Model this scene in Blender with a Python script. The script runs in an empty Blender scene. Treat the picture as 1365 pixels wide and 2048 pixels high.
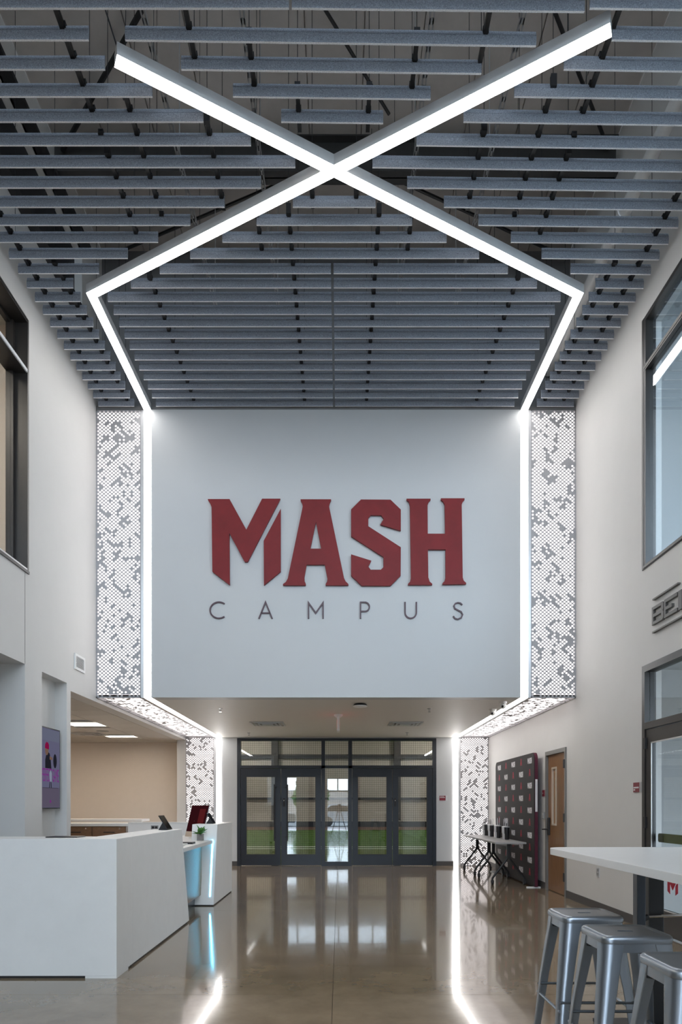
import bpy, bmesh, math, random
from mathutils import Vector, Matrix
from mathutils.geometry import tessellate_polygon

S = bpy.context.scene
COL = S.collection
PI = math.pi

# ------------------------------------------------------------------ camera
cam_d = bpy.data.cameras.new('camera')
cam = bpy.data.objects.new('camera', cam_d)
COL.objects.link(cam)
cam.location = (0.046, 0.0, 1.32)
cam.rotation_euler = (PI / 2, 0, 0)
cam_d.sensor_fit = 'HORIZONTAL'
cam_d.sensor_width = 24.0
cam_d.lens = 24.0
cam_d.shift_x = 3.5 / 1365
cam_d.shift_y = (1611 - 1024) / 1365
cam_d.clip_start = 0.05
cam_d.clip_end = 300
S.camera = cam

# ------------------------------------------------------------------ world, exposure
W = bpy.data.worlds.new('overcast_sky')
S.world = W
W.use_nodes = True
nt = W.node_tree
bg = nt.nodes['Background']
bg.inputs['Color'].default_value = (0.73, 0.86, 1.0, 1)
bg.inputs['Strength'].default_value = 7.0
S.view_settings.view_transform = 'Standard'
S.view_settings.look = 'None'
S.view_settings.gamma = 1.0
S.view_settings.use_curve_mapping = False
S.view_settings.exposure = 0.57

def portal(name, loc, rot, sx, sy):
    d = bpy.data.lights.new(name, 'AREA')
    d.shape = 'RECTANGLE'; d.size = sx; d.size_y = sy
    d.cycles.is_portal = True
    o = bpy.data.objects.new(name, d)
    o.location = loc; o.rotation_euler = rot
    COL.objects.link(o)
portal('entrance_glazing_portal', (0, -5.3, 4.5), (PI / 2, 0, 0), 6.4, 8.9)   # daylight through the entrance glazing

portal('lobby_daylight_portal', (4.8, 2.9, 3.6), (PI / 2, 0, 0), 2.6, 7.2)

# strengths of what gives off light
E_STRIP = 10.5
E_PANEL = 1.45
E_TROFFER = 13.0
E_LED = 18.0

# ------------------------------------------------------------------ materials
MATS = {}
def mat(name, col, rough=0.5, metal=0.0, noise=0.0, nscale=8.0, bump=0.0, bscale=60.0, coat=0.0, spec=0.5, stretch=None, rvar=0.0):
    m = bpy.data.materials.new(name); MATS[name] = m
    m.use_nodes = True
    n = m.node_tree.nodes; l = m.node_tree.links
    b = n['Principled BSDF']
    b.inputs['Base Color'].default_value = (*col, 1)
    b.inputs['Roughness'].default_value = rough
    b.inputs['Metallic'].default_value = metal
    b.inputs['Coat Weight'].default_value = coat
    b.inputs['Coat Roughness'].default_value = 0.035
    b.inputs['Specular IOR Level'].default_value = spec
    geo = n.new('ShaderNodeNewGeometry')
    src = geo.outputs['Position']
    if stretch:
        mp = n.new('ShaderNodeMapping'); mp.inputs['Scale'].default_value = stretch
        l.new(src, mp.inputs['Vector']); src = mp.outputs['Vector']
    if noise > 0 or rvar > 0:
        t = n.new('ShaderNodeTexNoise'); t.inputs['Scale'].default_value = nscale
        t.inputs['Detail'].default_value = 6; t.inputs['Roughness'].default_value = 0.65
        l.new(src, t.inputs['Vector'])
        if noise > 0:
            r = n.new('ShaderNodeValToRGB')
            r.color_ramp.elements[0].position = 0.3; r.color_ramp.elements[1].position = 0.7
            r.color_ramp.elements[0].color = (*[c * (1 - noise) for c in col], 1)
            r.color_ramp.elements[1].color = (*[min(1, c * (1 + noise)) for c in col], 1)
            l.new(t.outputs['Fac'], r.inputs['Fac']); l.new(r.outputs['Color'], b.inputs['Base Color'])
        if rvar > 0:
            mr = n.new('ShaderNodeMapRange')
            mr.inputs['To Min'].default_value = max(0.0, rough - rvar); mr.inputs['To Max'].default_value = rough + rvar
            l.new(t.outputs['Fac'], mr.inputs['Value']); l.new(mr.outputs['Result'], b.inputs['Roughness'])
    if bump > 0:
        t2 = n.new('ShaderNodeTexNoise'); t2.inputs['Scale'].default_value = bscale; t2.inputs['Detail'].default_value = 4
        l.new(src, t2.inputs['Vector'])
        bp = n.new('ShaderNodeBump'); bp.inputs['Strength'].default_value = bump; bp.inputs['Distance'].default_value = 0.01
        l.new(t2.outputs['Fac'], bp.inputs['Height']); l.new(bp.outputs['Normal'], b.inputs['Normal'])
    return m

def emis(name, col, strength):
    m = bpy.data.materials.new(name); MATS[name] = m
    m.use_nodes = True
    n = m.node_tree.nodes; l = m.node_tree.links
    n.remove(n['Principled BSDF'])
    e = n.new('ShaderNodeEmission'); e.inputs['Color'].default_value = (*col, 1); e.inputs['Strength'].default_value = strength
    l.new(e.outputs[0], n['Material Output'].inputs['Surface'])
    return m

def glass(name, tint, boost):
    m = bpy.data.materials.new(name); MATS[name] = m
    m.use_nodes = True
    n = m.node_tree.nodes; l = m.node_tree.links
    n.remove(n['Principled BSDF'])
    tr = n.new('ShaderNodeBsdfTransparent'); tr.inputs['Color'].default_value = (*tint, 1)
    gl = n.new('ShaderNodeBsdfGlossy'); gl.inputs['Roughness'].default_value = 0.0; gl.inputs['Color'].default_value = (0.95, 0.98, 1, 1)
    # Schlick reflectance, the same from both sides of a pane
    lw = n.new('ShaderNodeLayerWeight'); lw.inputs['Blend'].default_value = 0.5
    pw = n.new('ShaderNodeMath'); pw.operation = 'POWER'; pw.inputs[1].default_value = 5.0
    mu = n.new('ShaderNodeMath'); mu.operation = 'MULTIPLY_ADD'; mu.use_clamp = True
    mu.inputs[1].default_value = 1.0 - boost; mu.inputs[2].default_value = boost
    l.new(lw.outputs['Facing'], pw.inputs[0])
    mx = n.new('ShaderNodeMixShader')
    l.new(pw.outputs[0], mu.inputs[0]); l.new(mu.outputs[0], mx.inputs[0])
    l.new(tr.outputs[0], mx.inputs[1]); l.new(gl.outputs[0], mx.inputs[2])
    l.new(mx.outputs[0], n['Material Output'].inputs['Surface'])
    return m

mat('wall_paint', (0.655, 0.648, 0.632), 0.55, noise=0.015, nscale=3, bump=0.02, bscale=250)
mat('white_paint', (0.53, 0.545, 0.555), 0.5, noise=0.01, nscale=3)
mat('soffit_paint', (0.68, 0.66, 0.625), 0.55, noise=0.01)
mat('warm_paint', (0.70, 0.62, 0.545), 0.6, noise=0.015)
mat('upper_wall', (0.2, 0.2, 0.205), 0.7, noise=0.05)
mat('roof_deck', (0.43, 0.40, 0.375), 0.7, noise=0.08, nscale=3)
mat('black_steel', (0.012, 0.012, 0.013), 0.45)
mat('black_matte', (0.014, 0.014, 0.016), 0.6)
mat('dark_beam', (0.045, 0.043, 0.042), 0.6, noise=0.1)
mat('floor_concrete', (0.25, 0.187, 0.122), 0.11, noise=0.22, nscale=2.2, coat=0.45, rvar=0.012)
mat('floor_joint', (0.09, 0.075, 0.06), 0.7)
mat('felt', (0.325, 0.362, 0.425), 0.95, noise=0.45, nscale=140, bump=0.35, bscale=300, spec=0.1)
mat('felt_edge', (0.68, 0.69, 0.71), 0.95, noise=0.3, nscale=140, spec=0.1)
mat('fixture_alu', (0.66, 0.68, 0.70), 0.5, metal=0.0, noise=0.03)
mat('perf_plate', (0.40, 0.395, 0.41), 0.5, metal=0.1, noise=0.03)
mat('alu_trim', (0.62, 0.63, 0.64), 0.35, metal=0.6)
mat('dark_bronze', (0.026, 0.023, 0.021), 0.35, noise=0.1)
mat('storefront_black', (0.010, 0.015, 0.025), 0.33, noise=0.12, nscale=5)
mat('rubber_base', (0.075, 0.07, 0.067), 0.6)
mat('sign_red', (0.185, 0.010, 0.013), 0.5, spec=0.3, noise=0.12, nscale=4)
mat('letter_plum', (0.055, 0.018, 0.03), 0.4)
mat('letter_steel', (0.13, 0.125, 0.12), 0.45, metal=0.3)
mat('desk_white', (0.84, 0.83, 0.81), 0.45, noise=0.02, nscale=6)
mat('worktop_white', (0.76, 0.75, 0.73), 0.35, noise=0.02)
mat('desk_wood', (0.22, 0.12, 0.065), 0.4, noise=0.3, nscale=14, stretch=(1, 1, 14))
mat('door_wood', (0.23, 0.112, 0.045), 0.35, noise=0.28, nscale=9, stretch=(9, 9, 0.5), coat=0.2)
mat('frame_grey', (0.17, 0.165, 0.155), 0.45)
mat('toe_kick', (0.03, 0.035, 0.04), 0.25)
mat('gunmetal', (0.36, 0.40, 0.45), 0.33, metal=0.9)
mat('gunmetal_dark', (0.16, 0.18, 0.20), 0.35, metal=0.8)
mat('table_white', (0.80, 0.795, 0.785), 0.3, noise=0.015)
mat('table_grey', (0.36, 0.355, 0.35), 0.3)
mat('post_lit_blue', (0.04, 0.05, 0.066), 0.35)
mat('chrome', (0.65, 0.66, 0.68), 0.15, metal=1.0)
mat('backdrop_fabric', (0.022, 0.019, 0.02), 0.8, noise=0.15, nscale=20)
mat('backdrop_side', (0.075, 0.004, 0.02), 0.7)
mat('print_white', (0.72, 0.70, 0.72), 0.7)
mat('print_red', (0.36, 0.012, 0.035), 0.7)
mat('plastic_white', (0.82, 0.82, 0.81), 0.4)
mat('plastic_grey', (0.30, 0.30, 0.30), 0.45)
mat('plastic_black', (0.012, 0.012, 0.014), 0.35)
mat('screen_black', (0.01, 0.01, 0.012), 0.08)
mat('sign_maroon', (0.20, 0.008, 0.022), 0.4)
mat('tumbler_black', (0.012, 0.012, 0.014), 0.3)
mat('tumbler_white', (0.66, 0.65, 0.67), 0.35)
mat('straw_clear', (0.55, 0.54, 0.56), 0.25)
mat('leaf', (0.10, 0.27, 0.06), 0.5, noise=0.3, nscale=30)
mat('pot_concrete', (0.22, 0.20, 0.19), 0.8, noise=0.15, nscale=40)
mat('soil', (0.03, 0.02, 0.014), 0.9)
mat('ceiling_tile', (0.62, 0.59, 0.55), 0.8, noise=0.03, nscale=80, bump=0.1, bscale=200)
mat('turf', (0.055, 0.12, 0.012), 0.95, noise=0.3, nscale=25, spec=0.05)
mat('turf_pale', (0.09, 0.12, 0.03), 0.95, noise=0.25, nscale=20, spec=0.05)
mat('clay', (0.12, 0.05, 0.03), 0.95, noise=0.2, nscale=6)
mat('line_white', (0.6, 0.6, 0.56), 0.8)
mat('field_wall', (0.47, 0.43, 0.37), 0.7, noise=0.06, nscale=2)
mat('field_roof', (0.20, 0.19, 0.18), 0.8, noise=0.1)
mat('netting', (0.01, 0.01, 0.01), 0.8)
mat('asphalt', (0.30, 0.31, 0.32), 0.9, noise=0.15, nscale=3)
mat('pale_concrete', (0.62, 0.62, 0.61), 0.85, noise=0.06)
mat('blue_column', (0.03, 0.045, 0.10), 0.5)
mat('car_silver', (0.40, 0.42, 0.45), 0.2, metal=0.6)
mat('car_grey', (0.10, 0.11, 0.12), 0.2, metal=0.5)
mat('tail_red', (0.4, 0.02, 0.02), 0.3)
mat('bark', (0.07, 0.05, 0.035), 0.9, noise=0.3)
mat('tree_leaf', (0.09, 0.20, 0.06), 0.7, noise=0.35, nscale=3)
mat('far_brick', (0.34, 0.30, 0.27), 0.9, noise=0.1)
mat('paper', (0.72, 0.71, 0.68), 0.8)
mat('olive', (0.075, 0.08, 0.03), 0.5)
mat('tan_metal', (0.62, 0.53, 0.43), 0.4, metal=0.2)
mat('lobby_paint', (0.45, 0.46, 0.46), 0.6)
mat('amber_lite', (0.22, 0.09, 0.02), 0.15)
glass('glass_clear', (0.95, 0.965, 0.965), 0.045)
glass('glass_door', (0.93, 0.94, 0.93), 0.085)
glass('glass_upper', (0.88, 0.92, 0.935), 0.08)
emis('diffuser', (1.0, 0.97, 0.945), E_STRIP)
emis('panel_glow', (1.0, 0.93, 0.925), E_PANEL)
emis('troffer_glow', (1.0, 0.88, 0.74), E_TROFFER)
emis('led_cyan', (0.09, 0.62, 1.0), E_LED)
emis('exit_red', (1.0, 0.06, 0.03), 3.0)
emis('field_lamp', (1.0, 0.95, 0.88), 115.0)
# screen picture materials (screens give off light; maroon ones paint a reflection)
emis('scr_lavender', (0.25, 0.245, 0.40), 0.275)
emis('scr_pale', (0.27, 0.29, 0.42), 0.275)
emis('scr_mauve', (0.235, 0.20, 0.30), 0.25)
emis('scr_magenta', (0.16, 0.01, 0.17), 0.7)
emis('scr_red', (0.18, 0.005, 0.045), 0.7)
emis('scr_dark', (0.03, 0.03, 0.045), 0.3)
emis('scr_skin', (0.32, 0.19, 0.14), 0.3)
emis('scr_lightblue', (0.45, 0.50, 0.66), 0.3)
emis('scr_maroon_reflect', (0.03, 0.005, 0.007), 0.6)
emis('scr_maroon_reflect_bright', (0.09, 0.012, 0.014), 0.6)

# ------------------------------------------------------------------ mesh helpers
WLOC = {}
def link(o, parent, wl):
    COL.objects.link(o)
    if parent is not None:
        o.parent = parent
        o.location = Vector(wl) - WLOC[parent.name]
    else:
        o.location = wl
    WLOC[o.name] = Vector(wl)
    return o

def tag(o, label, cat, group=None):
    o['label'] = label; o['category'] = cat
    if group: o['group'] = group
    return o
def kind(o, k='structure', label=None):
    o['kind'] = k
    if label: o['label'] = label
    return o
def thing(name, loc, label, cat, group=None):
    o = bpy.data.objects.new(name, None)
    o.empty_display_size = 0.1
    link(o, None, loc)
    return tag(o, label, cat, group)

class MB:
    def __init__(s):
        s.v = []; s.f = []; s.m = []
        s.ms = []
    def mi(s, m):
        if m not in s.ms: s.ms.append(m)
        return s.ms.index(m)
    def poly(s, vs, fs, m=None):
        b = len(s.v)
        s.v += [tuple(p) for p in vs]
        s.f += [tuple(i + b for i in f) for f in fs]
        s.m += [0 if m is None else s.mi(m)] * len(fs)
        return s
    def box(s, x0, x1, y0, y1, z0, z1, m=None):
        x0, x1 = min(x0, x1), max(x0, x1); y0, y1 = min(y0, y1), max(y0, y1); z0, z1 = min(z0, z1), max(z0, z1)
        v = [(x0, y0, z0), (x1, y0, z0), (x1, y1, z0), (x0, y1, z0), (x0, y0, z1), (x1, y0, z1), (x1, y1, z1), (x0, y1, z1)]
        return s.poly(v, [(0, 3, 2, 1), (4, 5, 6, 7), (0, 1, 5, 4), (1, 2, 6, 5), (2, 3, 7, 6), (3, 0, 4, 7)], m)
    def hexa(s, v, m=None):      # 8 points in box order
        return s.poly(v, [(0, 3, 2, 1), (4, 5, 6, 7), (0, 1, 5, 4), (1, 2, 6, 5), (2, 3, 7, 6), (3, 0, 4, 7)], m)
    def tube(s, pts, r, n=8, m=None, close=True):
        pts = [Vector(p) for p in pts]
        rs = r if isinstance(r, (list, tuple)) else [r] * len(pts)
        rings = []
        ref = None
        for i, p in enumerate(pts):
            d = (pts[min(i + 1, len(pts) - 1)] - pts[max(i - 1, 0)]).normalized()
            if ref is None:
                ref = Vector((0, 0, 1)) if abs(d.z) < 0.9 else Vector((1, 0, 0))
            u = d.cross(ref).normalized(); w = u.cross(d).normalized()
            ref = w
            rings.append([p + (u * math.cos(a) + w * math.sin(a)) * rs[i] for a in [2 * PI * k / n for k in range(n)]])
        vs = [q for rg in rings for q in rg]
        fs = []
        for i in range(len(pts) - 1):
            for k in range(n):
                fs.append((i * n + k, i * n + (k + 1) % n, (i + 1) * n + (k + 1) % n, (i + 1) * n + k))
        if close:
            fs.append(tuple(range(n - 1, -1, -1))); fs.append(tuple((len(pts) - 1) * n + k for k in range(n)))
        return s.poly(vs, fs, m)
    def lathe(s, c, prof, n=16, m=None):     # prof: (r, z)
        vs = []; fs = []
        for r, z in prof:
            for k in range(n):
                a = 2 * PI * k / n
                vs.append((c[0] + r * math.cos(a), c[1] + r * math.sin(a), c[2] + z))
        for i in range(len(prof) - 1):
            for k in range(n):
                fs.append((i * n + k, i * n + (k + 1) % n, (i + 1) * n + (k + 1) % n, (i + 1) * n + k))
        fs.append(tuple(range(n - 1, -1, -1))); fs.append(tuple((len(prof) - 1) * n + k for k in range(n)))
        return s.poly(vs, fs, m)
    def extrude(s, loops, f, d0, d1, m=None):
        """loops: list of 2D loops (outer first), f(a,b,d)->xyz"""
        flat = [p for lp in loops for p in lp]
        tri = tessellate_polygon([[Vector((p[0], p[1], 0)) for p in lp] for lp in loops])
        n = len(flat)
        vs = [f(p[0], p[1], d0) for p in flat] + [f(p[0], p[1], d1) for p in flat]
        fs = [tuple(t) for t in tri] + [tuple(i + n for i in reversed(t)) for t in tri]
        b = 0
        for lp in loops:
            k = len(lp)
            for i in range(k):
                j = (i + 1) % k
                fs.append((b + i, b + j, b + j + n, b + i + n))
            b += k
        return s.poly(vs, fs, m)
    def build(s, name, m, parent=None, smooth=False, bevel=0.0, bseg=2, fixn=True, recenter=True):
        xs = [p[0] for p in s.v]; ys = [p[1] for p in s.v]; zs = [p[2] for p in s.v]
        off = Vector(((min(xs) + max(xs)) / 2, (min(ys) + max(ys)) / 2, min(zs))) if recenter else Vector((0, 0, 0))
        me = bpy.data.meshes.new(name)
        me.from_pydata([Vector(p) - off for p in s.v], [], s.f)
        ml = s.ms if s.ms else [m]
        for q in ml: me.materials.append(MATS[q])
        if len(ml) > 1:
            for p, i in zip(me.polygons, s.m): p.material_index = i
        if fixn or bevel:
            bm = bmesh.new(); bm.from_mesh(me)
            bmesh.ops.remove_doubles(bm, verts=bm.verts, dist=1e-6)
            bmesh.ops.recalc_face_normals(bm, faces=bm.faces)
            if bevel:
                ed = [e for e in bm.edges if len(e.link_faces) == 2 and e.calc_face_angle(0) > 0.6]
                bmesh.ops.bevel(bm, geom=ed, offset=bevel, segments=bseg, profile=0.6, affect='EDGES', clamp_overlap=True)
            bm.to_mesh(me); bm.free()
        if smooth:
            for p in me.polygons: p.use_smooth = True
            try: me.set_sharp_from_angle(angle=0.7)
            except Exception: pass
        o = bpy.data.objects.new(name, me)
        return link(o, parent, off)

def bx(name, m, x0, x1, y0, y1, z0, z1, parent=None, bevel=0.0):
    return MB().box(x0, x1, y0, y1, z0, z1).build(name, m, parent, bevel=bevel, fixn=bool(bevel))

def copy_tree(o, loc, parent=None):
    c = o.copy(); COL.objects.link(c)
    if parent is None: c.location = loc
    else: c.parent = parent
    for ch in list(o.children):
        copy_tree(ch, None, c)
    return c

ORD = ['first', 'second', 'third', 'fourth', 'fifth', 'sixth', 'seventh', 'eighth', 'ninth', 'tenth', 'eleventh', 'twelfth',
       'thirteenth', 'fourteenth', 'fifteenth', 'sixteenth', 'seventeenth', 'eighteenth', 'nineteenth', 'twentieth',
       'twenty-first', 'twenty-second', 'twenty-third', 'twenty-fourth', 'twenty-fifth', 'twenty-sixth', 'twenty-seventh', 'twenty-eighth']

def wall_x(name, m, x0, x1, y0, y1, z0, z1, holes):
    """wall slab across X thickness with rectangular holes (ya,yb,za,zb)"""
    ys = sorted({y0, y1, *[h[0] for h in holes], *[h[1] for h in holes]}); ys = [y for y in ys if y0 <= y <= y1]
    zs = sorted({z0, z1, *[h[2] for h in holes], *[h[3] for h in holes]}); zs = [z for z in zs if z0 <= z <= z1]
    b = MB()
    for ya, yb in zip(ys, ys[1:]):
        run = None
        for za, zb in list(zip(zs, zs[1:])) + [(None, None)]:
            solid = za is not None and not any(h[0] <= (ya + yb) / 2 <= h[1] and h[2] <= (za + zb) / 2 <= h[3] for h in holes)
            if solid:
                run = [za, zb] if run is None else [run[0], zb]
            elif run is not None:
                b.box(x0, x1, ya, yb, run[0], run[1]); run = None
    return kind(b.build(name, m, fixn=False))
def wall_y(name, m, y0, y1, x0, x1, z0, z1, holes):
    xs = sorted({x0, x1, *[h[0] for h in holes], *[h[1] for h in holes]})
    zs = sorted({z0, z1, *[h[2] for h in holes], *[h[3] for h in holes]})
    b = MB()
    for xa, xb in zip(xs, xs[1:]):
        run = None
        for za, zb in list(zip(zs, zs[1:])) + [(None, None)]:
            solid = za is not None and not any(h[0] <= (xa + xb) / 2 <= h[1] and h[2] <= (za + zb) / 2 <= h[3] for h in holes)
            if solid:
                run = [za, zb] if run is None else [run[0], zb]
            elif run is not None:
                b.box(xa, xb, y0, y1, run[0], run[1]); run = None
    return kind(b.build(name, m, fixn=False))

# key dimensions of the hall
HW = 3.31            # half width
YF = 9.413           # face of the sign wall
YB = 14.95           # face of the rear glazed wall
ZS = 2.81            # soffit under the sign wall
ZT = 6.77            # top of the sign wall, underside of the light runs
ZR = 9.15            # roof deck
YE = -5.2            # entrance wall behind the viewer

# ================================================================== SETTING
# floor: slabs with sawn joints
fl = kind(bx('floor', 'floor_joint', -8.2, 6.2, YE - 0.2, 15.3, -0.12, -0.012))
xs = [-8.2, -3.9, 0.0, 3.9, 6.2]; ysj = [YE - 0.2, -2.84, 0.96, 4.76, 8.56, 12.36, 15.3]
for xa, xb in zip(xs, xs[1:]):
    for ya, yb in zip(ysj, ysj[1:]):
        bx('concrete_slab', 'floor_concrete', xa + .0015, xb - .0015, ya + .0015, yb - .0015, -0.03, 0.0, fl)

# left wall
wall_x('wall_left', 'wall_paint', -HW - 0.2, -HW, YE, 15.3, 0, ZR,
       [(1.0, 7.33, 3.84, 6.52), (0.5, 7.28, 0, 2.83), (7.70, 8.40, 0.0, 2.83), (8.52, YB, 0, 2.75), (YE, 8.9, 7.62, 8.55)])
wall_x('wall_niche', 'wall_paint', -HW - 0.2, -HW - 0.145, 7.70, 8.40, 0, 2.83, [])
kind(bx('trim_panel_joint', 'frame_grey', -HW, -HW + .002, 7.278, 7.284, 2.83, 3.84))
# right wall
wall_x('wall_right', 'wall_paint', HW, HW + 0.2, YE, 15.3, 0, ZR,
       [(3.2, 7.33, 3.84, 6.52), (3.2, 7.33, 0, 2.81), (9.79, 10.75, 0, 2.16)])
# sign wall (bulkhead), soffit, wall above it
kind(bx('wall_sign', 'white_paint', -2.549, 2.549, YF, 9.62, ZS, ZT + .01))
kind(bx('ceiling_soffit', 'soffit_paint', -2.549, 2.549, 9.62, YB + .1, ZS, ZS + .12))
kind(bx('trim_sign_wall_edge', 'white_paint', -2.549, 2.549, YF - .004, YF, ZS, ZS + .012))
kind(bx('wall_upper_back', 'upper_wall', -HW, HW, 9.64, 9.8, ZT + .012, ZR))
kind(bx('ceiling_ledge', 'upper_wall', -HW, HW, YF + .002, 9.64, ZT + .012, ZT + .06))
# roof deck in ribbed sheets
rf = kind(bx('ceiling', 'roof_deck', -HW - .2, HW + .2, YE, 9.8, ZR + .03, ZR + .15))
for i in range(11):
    x0 = -HW + i * (2 * HW / 11)
    bx('deck_panel', 'roof_deck', x0 + .006, x0 + 2 * HW / 11 - .006, YE, 9.7, ZR, ZR + .03, rf)

# rear wall around the glazed doors
wall_y('wall_back', 'white_paint', YB, YB + .2, -HW, HW, 0, ZS + .2, [(-2.19, 2.17, 0, 2.79)])
for a, b_, nm in ((-2.55, -2.19, 'baseboard_back_left'), (2.17, 2.55, 'baseboard_back_right')):
    kind(bx(nm, 'rubber_base', a, b_, YB - .012, YB, 0, .10))
kind(bx('baseboard_right', 'rubber_base', HW - .012, HW, 7.33, 9.79, 0, .105))
kind(bx('baseboard_right_far', 'rubber_base', HW - .012, HW, 10.75, YB - .02, 0, .105))
kind(bx('baseboard_left', 'rubber_base', -HW, -HW + .012, 7.28, 7.70, 0, .105))

# reception alcove behind the desk
wall_y('wall_alcove_back', 'warm_paint', 15.5, 15.6, -8.0, -HW, 0, 2.9, [])
kind(bx('wall_alcove_left', 'warm_paint', -8.1, -8.0, 8.4, 15.5, 0, 2.9))
kind(bx('wall_alcove_front', 'warm_paint', -8.0, -HW - .2, 8.42, 8.5, 0, 2.9))
kind(bx('floor_alcove_rear', 'floor_joint', -8.1, -3.3, 15.3, 15.6, -.12, 0))
kind(bx('wall_alcove_pier', 'wall_paint', -HW - .2, -HW, 15.3, 15.5, 0, 2.9))
ac = kind(bx('ceiling_alcove', 'black_matte', -8.0, -HW - .2, 8.5, 15.5, 2.80, 2.86))
TROFF = [(-4.42, 12.0), (-4.47, 14.25)]
x = -HW - .2
holes_t = [(-4.75, -4.1, 11.7, 12.3), (-4.78, -4.15, 13.95, 14.55)]
nx, ny = 7, 12
for i in range(nx):
    for j in range(ny):
        x0 = -3.52 - (i + 1) * .64; y0 = 8.51 + j * .582
        cxm, cym = x0 + .32, y0 + .29
        if any(abs(cxm - t[0]) < .33 and abs(cym - t[1]) < .31 for t in TROFF): continue
        bx('ceiling_tile', 'ceiling_tile', x0 + .005, x0 + .635, y0 + .005, y0 + .577, 2.75, 2.80, ac)
# corridor on the left, before the niche
wall_y('wall_corridor_end', 'wall_paint', 7.28, 7.42, -8.0, -HW - .2, 0, 2.83, [])
kind(bx('ceiling_corridor', 'soffit_paint', -8.0, -HW - .2, .3, 7.28, 2.83, 3.0))
kind(bx('wall_corridor_left', 'wall_paint', -8.1, -8.0, .3, 7.4, 0, 3.0))
kind(bx('wall_corridor_front', 'wall_paint', -8.0, -HW - .2, .3, .4, 0, 3.0))
# upstairs room behind the left window
kind(bx('floor_upstairs', 'floor_joint', -8.0, -HW - .2, .5, 7.6, 3.0, 3.1))
kind(bx('ceiling_upstairs', 'ceiling_tile', -8.0, -HW - .2, .5, 7.6, 6.6, 6.7))
kind(bx('wall_upstairs_left', 'warm_paint', -8.1, -8.0, .5, 7.6, 3.0, 6.7))
kind(bx('wall_upstairs_back', 'warm_paint', -8.0, -HW - .2, 7.5, 7.6, 3.0, 6.7))
kind(bx('wall_upstairs_front', 'warm_paint', -8.0, -HW - .2, .4, .5, 3.0, 6.7))
# side lobby behind the right storefront, open to daylight towards the viewer's side
kind(bx('wall_lobby_right', 'lobby_paint', 6.1, 6.2, 2.9, 8.3, 0, 7.3))
kind(bx('wall_lobby_back', 'lobby_paint', HW + .2, 6.1, 8.2, 8.3, 0, 7.3))
kind(bx('ceiling_lobby', 'lobby_paint', HW + .2, 6.1, 2.9, 8.2, 7.2, 7.3))
kind(bx('floor_lobby_upper', 'lobby_paint', HW + .2, 6.1, 2.9, 8.2, 2.95, 3.4))
# entrance wall behind the viewer: glazing with blue columns
wall_y('wall_entrance', 'white_paint', YE - .2, YE, -HW - .2, HW + .2, 0, ZR,
       [(-3.1, -1.6, .0, 2.75), (-.62, .55, .0, 2.75), (-3.1, 3.1, 4.85, 8.9)])
en = kind(MB().box(-.62, .55, YE - .14, YE - .06, 2.02, 2.10).box(-.06, -.0, YE - .14, YE - .06, 2.10, 2.75)
          .box(-.62, -.56, YE - .14, YE - .06, 0, 2.75).box(.49, .55, YE - .14, YE - .06, 0, 2.75).box(-.62, .55, YE - .14, YE - .06, 2.69, 2.75)
          .build('window_frame_entrance', 'alu_trim', fixn=False))
ub = MB()
for xx in (-3.1, -1.55, 0, 1.55, 3.05): ub.box(xx - .03, xx + .05, YE - .15, YE - .05, 4.85, 8.9)
for zz in (4.85, 6.2, 7.5, 8.84): ub.box(-3.1, 3.1, YE - .15, YE - .05, zz, zz + .06)
kind(ub.build('window_frame_upper_entrance', 'dark_bronze', fixn=False))
for xx in (-.85, .80):
    kind(bx('trim_entrance_column', 'blue_column', xx - .12, xx + .12, YE, YE + .15, 0, 3.0))

# indoor field behind the rear doors
kind(bx('floor_field', 'turf', -16, 16, 15.2, 42.2, -.1, -.005))
kind(bx('floor_field_pale', 'turf_pale', -16, 16, 15.2, 20.6, -.005, 0.0))
kind(bx('floor_field_line', 'line_white', -16, 16, 20.75, 20.95, -.005, .004))
kind(bx('floor_field_line_near', 'line_white', -16, 16, 21.7, 21.95, -.005, .004))
kind(bx('floor_field_clay', 'clay', -16, 16, 37.0, 42.0, -.004, .006))
kind(bx('wall_field_kickboard', 'toe_kick', -16, 16, 41.8, 42.0, 0.006, .34))
kind(bx('wall_field_back', 'field_wall', -16, 16, 42.0, 42.2, 0, 7.2))
kind(bx('wall_field_left', 'field_wall', -16.2, -16, 15.2, 42.2, 0, 7.2))
kind(bx('wall_field_right', 'field_wall', 16, 16.2, 15.2, 42.2, 0, 7.2))
kind(bx('wall_field_front_left', 'field_wall', -16, -HW - .2, 15.62, 15.8, 0, 7.2))
kind(bx('wall_field_front_right', 'field_wall', HW + .2, 16, 15.15, 15.3, 0, 7.2))
kind(bx('wall_field_front_top', 'field_wall', -HW - .2, HW + .2, 15.15, 15.3, 2.95, 7.2))
kind(bx('ceiling_field', 'field_roof', -16.2, 16.2, 15.15, 42.2, 7.2, 7.3))
# entrance forecourt outside
kind(bx('ground_forecourt', 'pale_concrete', -40, 40, -9.5, YE - .2, -.2, -.02))
kind(bx('ground_parking', 'asphalt', -40, 40, -60, -9.5, -.2, -.05))
kind(bx('ground_side', 'pale_concrete', 6.2, 40, -9.5, 20, -.2, -.02))

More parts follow.
